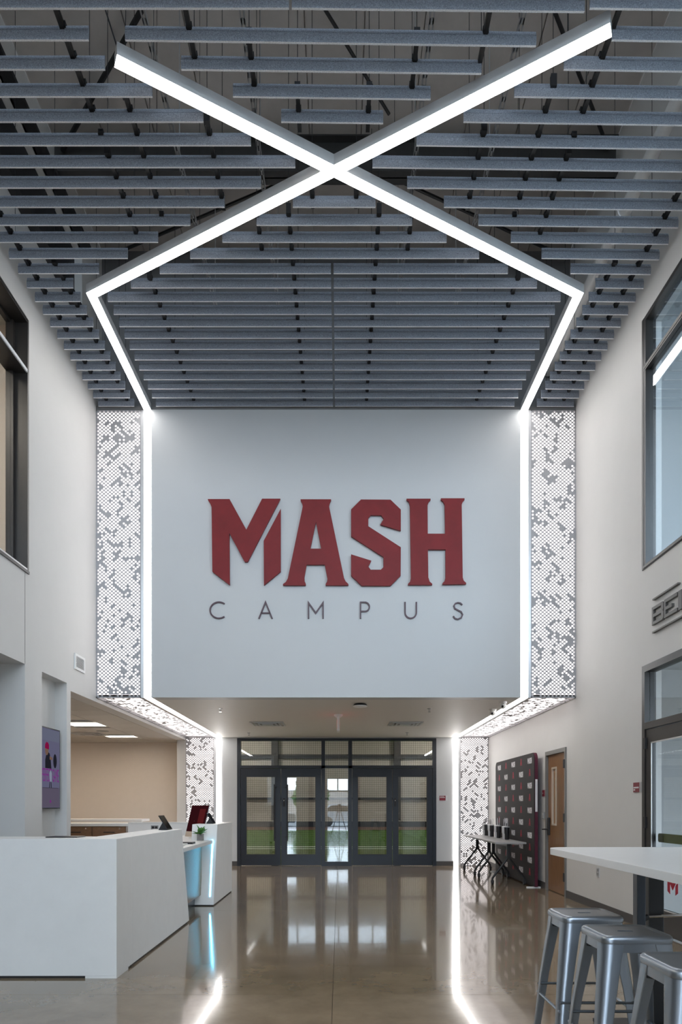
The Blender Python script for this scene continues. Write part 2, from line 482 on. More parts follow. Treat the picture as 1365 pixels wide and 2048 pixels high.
# ================================================================== LIGHT RUNS
def run_poly(pts, w):
    """left/right offset outline of a polyline (2D) with mitred corners"""
    raw = [Vector(p) for p in pts]; pts = [raw[0]]
    for p in raw[1:]:
        if (p - pts[-1]).length > 1e-5: pts.append(p)
    L, R = [], []
    for i, p in enumerate(pts):
        d0 = (p - pts[i - 1]).normalized() if i else None
        d1 = (pts[i + 1] - p).normalized() if i < len(pts) - 1 else None
        if d0 is None: n = Vector((-d1.y, d1.x)); k = 1
        elif d1 is None: n = Vector((-d0.y, d0.x)); k = 1
        else:
            n0 = Vector((-d0.y, d0.x)); n1 = Vector((-d1.y, d1.x))
            n = (n0 + n1).normalized(); k = 1 / max(.2, n.dot(n0))
        L.append(p + n * w * k); R.append(p - n * w * k)
    return [tuple(p) for p in L + R[::-1]]

SLOPE = 0.547; YX = 5.868
def diag(xv, s):   # light centre line Y at X for the arm rising to the side s
    return YX + SLOPE * xv * s
def ceiling_run(pieces, label, cables):
    t = thing('linear_light', (pieces[0][0][0], pieces[0][0][1], ZT), label, 'light', 'crossing ceiling light runs')
    for pts in pieces:
        h = MB(); h.extrude([run_poly(pts, .05)], lambda a, b, d: (a, b, d), ZT + .004, ZT + .097)
        h.build('housing', 'fixture_alu', t)
        d = MB(); d.extrude([run_poly(pts, .0465)], lambda a, b, d: (a, b, d), ZT - .001, ZT + .0035)
        d.build('diffuser', 'diffuser', t)
    for (cx, cy) in cables:
        MB().tube([(cx, cy, ZT + .097), (cx, cy, ZR)], .0025, 5).build('suspension_cable', 'black_matte', t)
CY = 7.29
ceiling_run([[(-2.6, YF + .0), (-2.6, CY), (1.957, diag(1.957, -1))]],
            'glowing white ceiling light run from the upper right end to the left corner',
            [(1.7, diag(1.7, -1)), (.5, diag(.5, -1)), (-1.3, diag(-1.3, -1)), (-2.6, 8.2)])
# the other run is interrupted where the first one passes
g = .02
ceiling_run([[(2.6, YF + .0), (2.6, CY), (g, diag(g, 1))], [(-g, diag(-g, 1)), (-1.592, diag(-1.592, 1))]],
            'glowing white ceiling light run from the upper left end to the right corner',
            [(1.3, diag(1.3, 1)), (-.6, diag(-.6, 1)), (-1.35, diag(-1.35, 1)), (2.6, 8.2)])
# wire lead at the free end on the upper left
tag(MB().tube([(-1.58, 4.99, ZT + .097), (-1.66, 4.97, ZT + .35), (-1.72, 5.0, ZT + .8), (-1.72, 5.05, ZR)], .006, 6).build('power_cord', 'black_matte'),
    'thin dark power cord curving up from the upper left light end', 'cord')

def strip_thing(sgn, which):
    x0, x1 = sorted((sgn * 2.552, sgn * 2.648))
    side = 'left' if sgn < 0 else 'right'
    xa, xb = sorted((sgn * 2.549, sgn * 2.69))
    if which == 'front':
        t = thing('linear_light', (sgn * 2.6, YF, ZS), f'tall vertical light strip on the {side} edge of the white sign wall', 'light', 'vertical light strips')
        bx('housing', 'alu_trim', xa, xb, YF + .012, YF + .09, ZS, ZT, t)
        bx('diffuser', 'diffuser', x0, x1, YF - .002, YF + .012, ZS, ZT, t)
        bx('trim', 'alu_trim', *sorted((sgn * 2.65, sgn * 2.69)), YF - .006, YF + .012, ZS, ZT, t)
    elif which == 'soffit':
        t = thing('linear_light', (sgn * 2.6, 12.2, ZS), f'horizontal light strip along the {side} edge of the low entry soffit', 'light', 'soffit light strips')
        bx('housing', 'alu_trim', xa, xb, YF + .09, YB, ZS + .012, ZS + .09, t)
        bx('diffuser', 'diffuser', x0, x1, YF, YB - .1, ZS - .002, ZS + .012, t)
        bx('trim', 'alu_trim', *sorted((sgn * 2.65, sgn * 2.69)), YF, YB - .01, ZS - .006, ZS + .012, t)
    else:
        t = thing('linear_light', (sgn * 2.58, YB, 0), f'vertical light strip to the floor {side} of the black glass doors', 'light', 'rear vertical light strips')
        bx('housing', 'alu_trim', xa, xb, YB - .002, YB - .0005, 0, ZS, t)
        bx('diffuser', 'diffuser', x0, x1, YB - .014, YB - .003, 0.005, ZS, t)
        bx('trim', 'alu_trim', *sorted((sgn * 2.65, sgn * 2.69)), YB - .018, YB - .003, 0, ZS, t)
for sg in (-1, 1):
    for w in ('front', 'soffit', 'rear'): strip_thing(sg, w)

# ================================================================== PERFORATED BACKLIT PANELS
def perforated(label, loc, f, width, length, seed, nsheet, flip, dens=.10, R=.0137):
    """f(u, v, d) -> xyz; u across (0..width), v along (0..length), d depth into the wall"""
    rnd = random.Random(seed)
    t = thing('perforated_panel', loc, label, 'light panel', 'backlit perforated metal panels')
    A, B = .0273, .024
    ni = int(width / A) + 1; nj = int(length / B) + 1
    solid = set()
    for j in range(-2, nj + 3):
        for i in range(-2, ni + 3):
            if (i + j) % 2 == 0 and rnd.random() < dens:
                s = (1 if rnd.random() < .7 else -1) * flip
                ci, cj = i, j
                for q in range(rnd.choice((1, 1, 2, 2, 3, 4))):
                    solid.add((ci, cj))
                    r = rnd.random()
                    if r < .6: ci += s; cj += 1
                    elif r < .85: ci -= s; cj += 1
                    else: cj += 2
    N = 8
    bounds = [length * k / nsheet for k in range(nsheet + 1)]
    for k in range(nsheet):
        b = MB()
        for j in range(0, nj + 1):
            v = j * B
            if not (bounds[k] <= v < bounds[k + 1] or (k == nsheet - 1 and v >= bounds[k + 1])): continue
            for i in range(0, ni + 1):
                if (i + j) % 2: continue
                u = i * A
                if u > width + .01 or v > length + .005: continue
                co = [(u + A, v), (u + A / 2, v + B / 2), (u, v + B), (u - A / 2, v + B / 2), (u - A, v), (u - A / 2, v - B / 2), (u, v - B), (u + A / 2, v - B / 2)]
                co = [(min(max(p, 0), width), min(max(q, 0), length)) for p, q in co]
                if (i, j) in solid:
                    b.poly([f(p, q, 0) for p, q in co], [tuple(range(8))])
                else:
                    rg = [(u + R * math.cos(2 * PI * q / N), v + R * math.sin(2 * PI * q / N)) for q in range(N)]
                    rg = [(min(max(p, 0), width), min(max(q, 0), length)) for p, q in rg]
                    b.poly([f(p, q, 0) for p, q in co + rg], [(q, (q + 1) % 8, 8 + (q + 1) % 8, 8 + q) for q in range(8)])
        b.build('perforated_sheet', 'perf_plate', t, fixn=False)
    def slab(name, m, u0, u1, v0, v1, d0, d1):
        v = [f(u, v_, d) for d in (d0, d1) for (u, v_) in ((u0, v0), (u1, v0), (u1, v1), (u0, v1))]
        MB().hexa(v).build(name, m, t)
    slab('light_sheet', 'panel_glow', 0, width, 0, length, .035, .04)
    for nm, a in (('frame_bar', (0, .014, 0, length)), ('frame_bar', (width - .014, width, 0, length)),
                  ('frame_bar', (0, width, 0, .012)), ('frame_bar', (0, width, length - .012, length))):
        slab(nm, 'perf_plate', *a, -.006, .034)
    return t

PW = HW - 2.69
for sg, sd in ((-1, 'left'), (1, 'right')):
    xo = -HW if sg < 0 else 2.69
    perforated(f'tall backlit panel of round perforations {sd} of the white sign wall', (sg * 3.0, YF, ZS),
               lambda u, v, d, xo=xo: (xo + u, YF + d, ZS + v), PW, ZT - ZS, 11 if sg < 0 else 12, 2, sg * -1)
    perforated(f'backlit perforated strip along the {sd} side of the low soffit', (sg * 3.0, 12.2, ZS),
               lambda u, v, d, xo=xo: (xo + u, YF + v, ZS + d), PW, YB - YF, 21 if sg < 0 else 22, 3, sg, .10, .0158)
    perforated(f'backlit perforated panel on the rear wall, {sd} of the glass doors', (sg * 3.0, YB, 0),
               lambda u, v, d, xo=xo: (xo + u, YB - .045 + d, v), PW, ZS, 31 if sg < 0 else 32, 2, sg)

# ================================================================== CEILING BAFFLES
ZBF = 6.80; HB = .108; TB = .022
def yk(k): return 9.356 - .19486 * k
def baffle(x0, x1, k, rot, label, clips, group):
    y = yk(k)
    L = x1 - x0
    # cross-section (y, z): lower lip stands a little proud, thin groove, upper strip
    prof = [(.008, 0), (TB, 0), (TB, HB), (.016, HB), (.003, .066), (.006, .064), (.006, .060), (0, .058)]  # slopes imitate shading: lip turned down to brighten, upper strip up to darken
    b = MB()
    b.extrude([prof], lambda a, c, d: (d, a, c), 0, L, 'felt')
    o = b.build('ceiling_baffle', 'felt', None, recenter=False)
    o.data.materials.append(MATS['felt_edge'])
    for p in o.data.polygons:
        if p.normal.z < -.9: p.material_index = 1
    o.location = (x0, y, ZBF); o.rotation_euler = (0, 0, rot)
    WLOC[o.name] = Vector((x0, y, ZBF))
    tag(o, label, 'ceiling baffle', group)
    for cx in clips:
        if x0 + .02 < cx < x1 - .02:
            c = bpy.data.objects.new('clip', CLIP); COL.objects.link(c)
            c.parent = o; c.location = (cx - x0, 0, 0)
    return o
_c = MB()
_c.box(-.021, .021, -.010, .002, .075, .102).box(-.021, -.017, -.010, .030, .102, .118).box(.017, .021, -.010, .030, .102, .118).box(-.021, .021, -.010, .030, .112, .118)
_o = _c.build('clip_source', 'black_matte', recenter=False); CLIP = _o.data; CLIP.name = 'clip'; bpy.data.objects.remove(_o)

RAIL_L = [-3.15, -2.87]
ROTR = .015
G = 'felt ceiling baffles'
XW = 3.262
for k in range(0, 28):
    y = yk(k); n = ORD[k]
    # outer strips beside the walls
    if k <= 11:
        baffle(-XW, -2.772, k, 0, f'short grey felt baffle by the left wall, {n} row out from the sign wall', [-3.15, -2.87], G)
        baffle(2.762, XW + .01, k, ROTR, f'short grey felt baffle by the right wall, {n} row out from the sign wall', [3.13, 2.87], G)
    # central field, split in two halves near the sign wall
    if k <= 12:
        xe = min(2.472, (y - 6.031) / SLOPE)
        baffle(-xe, -.040, k, 0, f'grey felt baffle left of the centre gap, {n} row out from the sign wall', [-1.95, -.43], G)
        baffle(-.012, xe - .02, k, 0, f'grey felt baffle right of the centre gap, {n} row out from the sign wall', [1.93, .42], G)
    elif k <= 16:
        xe = (y - 6.031) / SLOPE
        baffle(-xe, xe, k, 0, f'grey felt baffle below the light crossing, {n} row out from the sign wall', [-.73, -.43 if xe > .5 else -.2, .42 if xe > .5 else .2, .73], G)
    # side fields left and right of the crossing
    if 12 <= k <= 23:
        if k <= 17: xi = (y - 5.688) / SLOPE
        elif k <= 21: xi = (6.03 - y) / SLOPE
        else: xi = 1.70 if k == 22 else 1.75
        baffle(-XW, -xi, k, 0, f'long grey felt baffle left of the light crossing, {n} row out from the sign wall', [-3.15, -1.93, -1.63 if k < 21 else -9, -1.03 if 15 < k < 20 else -9], G)
        baffle(xi if k < 22 else (1.72 if k == 22 else 2.0), XW, k, ROTR, f'long grey felt baffle right of the light crossing, {n} row out from the sign wall', [3.13, 2.0, 1.7 if k < 21 else 9, 1.24 if 15 < k < 20 else 9], G)
    # front field above the crossing
    if 20 <= k <= 23:
        xe = (5.688 - y) / SLOPE
        cl = {20: [-.28, .28], 21: [-.61, .61], 22: [-1.03, -.61, .61, 1.1], 23: [-1.03, 1.1]}[k]
        baffle(-xe, xe - .02, k, .013, f'grey felt baffle between the upper light arms, {n} row out from the sign wall', cl, G)
    if k >= 24:
        baffle(-XW, -.30, k, 0, f'grey felt baffle at the picture top left, {n} row out from the sign wall', [-3.15, -1.93], G)
        baffle(-.28, 1.74, k, .01, f'grey felt baffle at the picture top centre, {n} row out from the sign wall', [-.2, 1.1], G)
        baffle(1.77, XW, k, .012, f'grey felt baffle at the picture top right, {n} row out from the sign wall', [3.13, 2.0], G)

# rails that carry the baffles, running away from the viewer
RZ = ZBF + .068
def rail(x, ka, kb, label):
    y0, y1 = sorted((yk(ka), yk(kb)))
    y0 -= .05; y1 += .05
    t = thing('baffle_rail', (x, (y0 + y1) / 2, RZ), label, 'ceiling rail', 'black rails above the baffles')
    MB().box(x - .016, x + .016, y0, y1, RZ, RZ + .006).box(x - .016, x - .012, y0, y1, RZ + .006, RZ + .036).box(x + .012, x + .016, y0, y1, RZ + .006, RZ + .036).build('channel', 'black_steel', t, fixn=False)
    bx('end_bracket', 'black_matte', x - .022, x + .022, y0 - .004, y0 + .03, RZ - .01, RZ + .085, t)
    ws = [y0 + .02, y1 - .1] if y1 - y0 > .5 else [y0 + .02]
    if y1 - y0 > 2: ws.append((y0 + y1) / 2)
    for wy in ws:
        MB().tube([(x, wy, RZ + .03), (x, wy, ZR)], .0028, 4).build('suspension_wire', 'black_matte', t)
RL = [(-3.15, 0, 27, 'black rail closest to the left wall above the baffles'),
      (3.13, 0, 27, 'black rail closest to the right wall above the baffles'),
      (-2.87, 0, 12, 'black rail beside the left light run above the short baffles'),
      (2.87, 0, 12, 'black rail beside the right light run above the short baffles'),
      (-1.95, 0, 11, 'black rail over the outer end of the left central baffles'),
      (1.93, 0, 11, 'black rail over the outer end of the right central baffles'),
      (-.43, 0, 15, 'black rail just left of the centre gap in the baffles'),
      (.42, 0, 15, 'black rail just right of the centre gap in the baffles'),
      (-.73, 13, 15, 'short black rail below the crossing on its left'),
      (.73, 13, 15, 'short black rail below the crossing on its right'),
      (-.2, 15.7, 16.2, 'stub of black rail under the crossing, left one'),
      (.2, 15.7, 16.2, 'stub of black rail under the crossing, right one'),
      (-1.93, 14, 18, 'black rail left of the crossing above the middle rows'),
      (-1.935, 20, 24.6, 'black rail left of the upper left light arm'),
      (-1.63, 15.6, 20.4, 'black rail left of the crossing, nearer the lights'),
      (-1.03, 15.6, 19.4, 'short black rail immediately left of the crossing'),
      (2.0, 14, 18, 'black rail right of the crossing above the middle rows'),
      (2.005, 20, 24, 'black rail right of the upper right light arm'),
      (1.7, 15.6, 20.8, 'black rail right of the crossing, nearer the lights'),
      (1.24, 15.6, 19, 'short black rail immediately right of the crossing'),
      (-.28, 19.4, 20.5, 'left stub of black rail inside the upper V of lights'),
      (.28, 19.4, 20.5, 'right stub of black rail inside the upper V of lights'),
      (-.61, 20.8, 22.4, 'black rail on the left within the upper V of lights'),
      (.61, 20.8, 22.4, 'black rail on the right within the upper V of lights'),
      (-1.03, 21.8, 24, 'black rail by the upper left light arm inside the V'),
      (1.1, 21.8, 25, 'black rail by the upper right light arm inside the V')]
for r in RL: rail(*r)

# perforated strut channels higher up
def strut(x, y0, y1, z, label):
    t = thing('strut_channel', (x, (y0 + y1) / 2, z), label, 'strut channel', 'perforated strut channels')
    b = MB()
    L = y1 - y0; n = int(L / .1)
    b.box(x - .02, x - .017, y0, y1, z, z + .04); b.box(x + .017, x + .02, y0, y1, z, z + .04)
    for i in range(n):
        ya = y0 + i * L / n
        b.box(x - .017, x + .017, ya, ya + L / n * .45, z, z + .003)
    b.box(x - .017, x - .008, y0, y1, z, z + .003); b.box(x + .008, x + .017, y0, y1, z, z + .003)
    b.build('channel', 'plastic_grey', t, fixn=False)
    for yy in (y0 + .1, (y0 + y1) / 2, y1 - .1):
        MB().tube([(x, yy, z + .04), (x, yy, ZR)], .0045, 5).build('threaded_rod', 'plastic_grey', t)
for x, l in ((-1.5, 'perforated grey strut channel high above the left light arm'), (-.72, 'perforated grey strut channel high up just left of centre'),
             (.78, 'perforated grey strut channel high up just right of centre'), (1.5, 'perforated grey strut channel high above the right light arm')):
    strut(x, 4.6, 8.6, 7.55, l)
# roof steel
def ibeam_x(name, y, z0, z1, label):
    b = MB().box(-HW, HW, y - .008, y + .008, z0, z1).box(-HW, HW, y - .09, y + .09, z0, z0 + .018).box(-HW, HW, y - .09, y + .09, z1 - .018, z1)
    return tag(b.build(name, 'dark_beam', fixn=False), label, 'beam', 'roof beams')
ibeam_x('roof_beam', 8.05, 8.72, ZR, 'dark steel roof beam crossing the hall behind the light crossing')
ibeam_x('roof_beam', 3.2, 8.72, ZR, 'dark steel roof beam crossing the hall overhead near the viewer')
BR = [((-3.2, 8.0, 9.0), (-.9, 5.6, 9.05), .028, 'dark diagonal roof brace on the left'), ((-1.2, 5.0, 9.02), (.6, 7.6, 9.02), .018, 'thin dark diagonal rod above the left light arm'),
      ((1.35, 5.6, 9.02), (3.2, 8.0, 9.02), .02, 'thin dark diagonal rod at the upper right'), ((.5, 8.2, 8.95), (3.2, 9.5, 8.95), .02, 'thin dark diagonal rod behind the roof beam on the right'),
      ((-.3, 8.2, 8.95), (-3.2, 9.5, 8.95), .02, 'thin dark diagonal rod behind the roof beam on the left')]
for a, b_, r, lb in BR:
    tag(MB().tube([a, b_], r, 8).build('brace_rod', 'black_steel'), lb, 'brace')
tag(MB().tube([(2.98, 4.5, 7.42), (2.98, 9.6, 7.42)], .066, 16).tube([(2.98, 5.2, 7.42), (2.98, 5.23, 7.42)], .078, 16).tube([(2.98, 7.0, 7.42), (2.98, 7.03, 7.42)], .078, 16)
    .build('ceiling_pipe', 'plastic_white', smooth=True), 'pale round pipe running high along the right wall', 'pipe')
tag(MB().box(-HW - .02, -HW + .12, YE, 8.9, 7.55, 7.62).box(-HW - .02, -HW + .12, YE, 8.9, 8.55, 8.6).box(-HW - .12, -HW - .1, YE, 8.9, 7.62, 8.55)
    .build('side_girder', 'black_matte', fixn=False), 'black steel girder along the top of the left wall', 'beam')

# ================================================================== SIGN LETTERS
SX = 2.4818; PXM = YF / 1365
def sx_(zx): return (zx / SX + 400 - 679) * PXM + .046
def sz_(zy): return 1.32 + (1611 - (zy / SX + 980)) * PXM
LET = {
 'M': [[[(42,52),(150,52),(233,203),(311,50),(401,50),(240,362),(225,362),(149,220),(151,477),(65,410),(61,92),(55,75),(44,58)]],
       [[(403,100),(403,410),(320,478),(319,258)]]],
 'A': [[[(501,53),(652,53),(652,58),(645,72),(642,88),(716,442),(724,458),(738,472),(738,478),(625,478),(625,472),(632,460),(634,445),(621,376),(531,376),(520,438),(521,458),(527,470),(527,478),(414,478),(414,472),(428,462),(438,444),(512,88),(509,72),(501,58)],
        [(577,165),(603,297),(550,297)]]],
 'S': [[[(800,54),(946,55),(997,104),(997,208),(895,178),(912,150),(900,132),(848,131),(836,146),(836,186),(997,290),(996,430),(946,480),(803,480),(751,430),(751,325),(851,356),(836,385),(848,401),(898,401),(911,388),(911,338),(751,236),(751,103)]]],
 'H': [[[(1025,50),(1144,50),(1144,57),(1135,66),(1129,82),(1130,223),(1216,223),(1214,80),(1207,65),(1195,55),(1195,48),(1312,48),(1312,55),(1303,65),(1298,80),(1303,440),(1308,455),(1320,466),(1320,472),(1203,474),(1203,467),(1213,458),(1218,440),(1218,301),(1131,301),(1133,440),(1140,460),(1152,470),(1152,476),(1033,476),(1033,470),(1043,460),(1047,440),(1042,85),(1037,66),(1025,56)]]],
}
for ch, parts in LET.items():
    bb = [p for pt in parts for lp in pt for p in lp]
    t = thing('sign_letter', (sx_(sum(p[0] for p in bb) / len(bb)), YF, sz_(478)), f'big dark red block letter {ch} on the white sign wall', 'sign letter', 'big red wall letters')
    for pt in parts:
        b = MB()
        b.extrude([[(sx_(x), sz_(y)) for x, y in lp] for lp in pt], lambda a, c, d: (a, d, c), YF - .045, YF - .012)
        b.build('letter_stroke', 'sign_red', t)
    sp = MB()
    for q in range(0, len(bb), 5):
        pass
    cx = sum(p[0] for p in parts[0][0]) / len(parts[0][0]); 
    spots = {'M': [(108, 80), (108, 380), (360, 350)], 'A': [(577, 90), (470, 440), (680, 440)], 'S': [(870, 90), (870, 440)], 'H': [(1085, 120), (1085, 420), (1260, 120), (1260, 420)]}[ch]
    for (x, y) in spots: sp.tube([(sx_(x), YF - .012, sz_(y)), (sx_(x), YF, sz_(y))], .012, 8)
    sp.build('standoff', 'black_matte', t)
def arc(cx, cy, rx, ry, a0, a1, n=14):
    return [(cx + rx * math.cos(math.radians(a0 + (a1 - a0) * i / n)), cy - ry * math.sin(math.radians(a0 + (a1 - a0) * i / n))) for i in range(n + 1)]
SMALL = {
 'C': [arc(96, 598, 44, 40, 52, 308, 22)],
 'A': [[(294, 640), (327, 558), (360, 640)], [(306, 612), (348, 612)]],
 'M': [[(540, 640), (540, 561), (576, 612), (612, 561), (612, 640)]],
 'P': [[(798, 640), (798, 555.5)], [(801, 559), (820, 559)] + arc(820, 581.5, 22, 22.5, 90, -90, 12) + [(801, 604)]],
 'U': [[(1019, 557), (1019, 610)] + arc(1047, 610, 28, 28, 180, 360, 12) + [(1075, 557)]],
 'S': [[(1303, 572), (1293, 563), (1281, 561), (1268, 565), (1261, 577), (1266, 590), (1281, 598), (1297, 606), (1304, 620), (1298, 635), (1281, 643), (1266, 639), (1258, 627)]],
}
for ch, lines in SMALL.items():
    b = MB()
    for ln in lines:
        b.extrude([run_poly([(sx_(x), sz_(y)) for x, y in ln], .0095)], lambda a, c, d: (a, d, c), YF - .02, YF)
    tag(b.build('sign_letter', 'letter_plum'), f'small thin dark letter {ch} of the word CAMPUS under the red letters', 'sign letter', 'small thin wall letters')

# lettering on the right wall (y,z) reading towards the viewer
def wl(name, loops, label):
    b = MB(); b.extrude(loops, lambda a, c, d: (d, a, c), HW - .028, HW)
    return tag(b.build(name, 'letter_steel'), label, 'sign letter', 'lettering on the right wall')
def rbox(y0, y1, z0, z1): return [(y0, z0), (y1, z0), (y1, z1), (y0, z1)]
wl('sign_letter', [[(7.063, 3.183), (7.063, 3.365), (6.835, 3.365), (6.812, 3.345), (6.812, 3.295), (6.824, 3.275), (6.812, 3.255), (6.812, 3.203), (6.835, 3.183)],
                   rbox(6.86, 7.03, 3.213, 3.258), rbox(6.86, 7.03, 3.29, 3.335)], 'dark metal letter B on the right wall under the upper window')
wl('sign_letter', [[(6.796, 3.183), (6.796, 3.365), (6.535, 3.365), (6.535, 3.333), (6.765, 3.333), (6.765, 3.29), (6.64, 3.29), (6.64, 3.258), (6.765, 3.258), (6.765, 3.215), (6.535, 3.215), (6.535, 3.183)]],
   'dark metal letter E on the right wall beside the B')
wl('sign_letter', [rbox(6.45, 6.512, 3.183, 3.365)], 'cut-off dark metal letter stroke at the right picture edge')
wl('sign_bar', [rbox(6.52, 7.05, 3.437, 3.452)], 'thin dark metal line above the wall letters')
wl('sign_bar', [rbox(5.6, 7.06, 3.10, 3.115)], 'thin dark metal line below the wall letters')

# ================================================================== WINDOWS AND STOREFRONTS
def frame_yz(x0, x1, y0, y1, z0, z1, w, b):
    b.box(x0, x1, y0, y1, z0, z0 + w).box(x0, x1, y0, y1, z1 - w, z1).box(x0, x1, y1 - w, y1, z0 + w, z1 - w).box(x0, x1, y0, y0 + w, z0 + w, z1 - w)
# left upper window: deep dark reveal, glass set back
w1 = kind(bx('window_1', 'dark_bronze', -HW - .2, -HW + .012, 7.318, 7.33, 3.84, 6.52))
b = MB(); frame_yz(-HW - .20, -HW - .15, 1.0, 7.318, 3.84, 6.52, .05, b); b.build('window_frame', 'dark_bronze', w1, fixn=False)
b = MB(); b.box(-HW - .2, -HW + .01, 1.0, 7.318, 3.845, 3.86).build('window_sill', 'alu_trim', w1, fixn=False)
MB().box(-HW - .2, -HW + .01, 1.0, 7.318, 6.50, 6.515).build('window_head', 'dark_bronze', w1, fixn=False)
MB().box(-HW - .2, -HW + .0, 1.0, 7.318, 5.955, 6.005).build('mullion', 'dark_bronze', w1, fixn=False)
MB().box(-HW, -HW + .012, 1.0, 7.335, 5.962, 5.998).build('mullion_trim', 'fixture_alu', w1, fixn=False)
MB().box(-HW - .16, -HW - .12, 7.27, 7.318, 3.86, 6.5).build('jamb_stop', 'dark_bronze', w1, fixn=False)
MB().box(-HW - .182, -HW - .174, 1.05, 7.28, 3.88, 5.96).build('pane', 'glass_clear', w1, fixn=False)
MB().box(-HW - .182, -HW - .174, 1.05, 7.28, 6.01, 6.48).build('pane', 'glass_clear', w1, fixn=False)
MB().box(-HW, -HW + .015, 1.0, 7.36, 3.81, 3.84).box(-HW, -HW + .012, 7.33, 7.348, 3.84, 6.53).box(-HW, -HW + .012, 1.0, 7.348, 6.52, 6.54).build('casing', 'dark_bronze', w1, fixn=False)
# right upper window: glass near the wall face
w2 = kind(bx('window_2', 'dark_bronze', HW - .012, HW + .1, 7.29, 7.33, 3.84, 6.52))
b = MB(); frame_yz(HW - .01, HW + .1, 3.2, 7.29, 3.84, 6.52, .045, b); b.build('window_frame', 'dark_bronze', w2, fixn=False)
MB().box(HW - .012, HW + .08, 3.2, 7.29, 5.95, 6.01).build('mullion', 'dark_bronze', w2, fixn=False)
MB().box(HW - .016, HW - .010, 3.2, 7.28, 5.97, 5.99).box(HW - .016, HW - .010, 3.2, 7.3, 3.85, 3.875).build('mullion_trim', 'frame_grey', w2, fixn=False)
MB().box(HW + .03, HW + .038, 3.25, 7.288, 3.885, 5.95).build('pane', 'glass_upper', w2, fixn=False)
MB().box(HW + .03, HW + .038, 3.25, 7.288, 6.01, 6.475).build('pane', 'glass_upper', w2, fixn=False)
# right lower storefront
w3 = kind(bx('window_3', 'dark_bronze', HW - .012, HW + .11, 7.265, 7.33, 0, 2.81))
MB().box(HW - .012, HW + .11, 3.2, 7.265, 2.74, 2.81).build('head', 'dark_bronze', w3, fixn=False)
MB().box(HW - .012, HW + .11, 3.2, 7.265, 2.13, 2.20).build('transom_bar', 'dark_bronze', w3, fixn=False)
MB().box(HW - .012, HW + .11, 6.12, 6.20, 0, 2.74).build('mullion', 'dark_bronze', w3, fixn=False)
MB().box(HW - .012, HW + .11, 4.6, 4.68, 0, 2.74).build('mullion', 'dark_bronze', w3, fixn=False)
MB().box(HW + .04, HW + .048, 3.25, 7.265, 2.20, 2.74).build('pane', 'glass_clear', w3, fixn=False)
MB().box(HW + .04, HW + .048, 3.25, 6.12, .12, 2.13).build('pane', 'glass_clear', w3, fixn=False)
MB().box(HW - .01, HW + .1, 3.2, 6.12, 0, .12).build('sill', 'dark_bronze', w3, fixn=False)
# its door
d2 = kind(bx('door_2', 'dark_bronze', HW + .0, HW + .045, 7.13, 7.255, .02, 2.12))
MB().box(HW, HW + .045, 6.21, 6.33, .02, 2.12).build('lock_stile', 'dark_bronze', d2, fixn=False)
MB().box(HW, HW + .045, 6.33, 7.13, 1.98, 2.12).build('top_rail', 'dark_bronze', d2, fixn=False)
MB().box(HW, HW + .045, 6.33, 7.13, .02, .27).build('bottom_rail', 'dark_bronze', d2, fixn=False)
MB().box(HW + .02, HW + .027, 6.33, 7.13, .27, 1.98).build('pane', 'glass_clear', d2, fixn=False)
MB().box(HW - .004, HW, 6.325, 7.14, 1.97, 1.985).box(HW - .004, HW, 7.122, 7.137, .27, 1.985).box(HW - .004, HW, 6.325, 7.14, .262, .275).build('glazing_bead', 'alu_trim', d2, fixn=False)
for z in (.3, 1.08, 1.92):
    MB().box(HW - .02, HW + .004, 7.235, 7.285, z, z + .12).build('hinge', 'black_matte', d2, fixn=False)
MB().box(HW + .06, HW + .10, 6.36, 7.10, .94, 1.03).box(HW + .045, HW + .06, 6.4, 6.5, .95, 1.02).box(HW + .045, HW + .06, 6.98, 7.08, .95, 1.02).build('push_bar', 'olive', d2, fixn=False)
b = MB()
mm = [[(p[0] / 480, (478 - p[1]) / 430) for p in lp] for pt in LET['M'] for lp in pt]
for lp in mm: b.extrude([[(6.86 - a * .30, .44 + c * .17) for a, c in lp]], lambda a, c, d: (d, a, c), HW + .0175, HW + .0195)
b.build('red_logo', 'print_red', d2)

# wood door
d1 = kind(MB().box(HW - .02, HW + .12, 9.79, 9.84, 0, 2.16).box(HW - .02, HW + .12, 10.70, 10.75, 0, 2.16).box(HW - .02, HW + .12, 9.84, 10.70, 2.10, 2.16).build('door_1', 'frame_grey', fixn=False))
lv = MB()
for (a, c, e, f_) in ((9.843, 10.30, .01, 2.097), (10.49, 10.697, .01, 2.097), (10.30, 10.49, .01, 1.03), (10.30, 10.49, 1.89, 2.097)):
    lv.box(HW + .015, HW + .06, a, c, e, f_)
lf = lv.build('door_leaf', 'door_wood', d1, fixn=False)
MB().box(HW + .03, HW + .036, 10.30, 10.49, 1.03, 1.89).build('lite_pane', 'amber_lite', lf, fixn=False)
b = MB(); frame_yz(HW + .004, HW + .03, 10.285, 10.505, 1.015, 1.905, .028, b); b.build('lite_frame', 'tan_metal', lf, fixn=False)
for z in (.22, 1.08, 1.86): MB().box(HW - .028, HW + .014, 9.825, 9.87, z, z + .125).build('hinge', 'black_matte', d1, fixn=False)
hd = MB().box(HW - .012, HW + .015, 10.60, 10.665, .86, 1.13).build('lock_plate', 'black_matte', lf, bevel=.006)
MB().tube([(HW + .01, 10.63, .95), (HW - .055, 10.63, .95), (HW - .06, 10.645, .95), (HW - .06, 10.76, .945)], .011, 8).build('lever_handle', 'black_matte', hd, smooth=True)
kind(bx('wall_door_backing', 'black_matte', HW + .13, HW + .2, 9.79, 10.75, 0, 2.16))

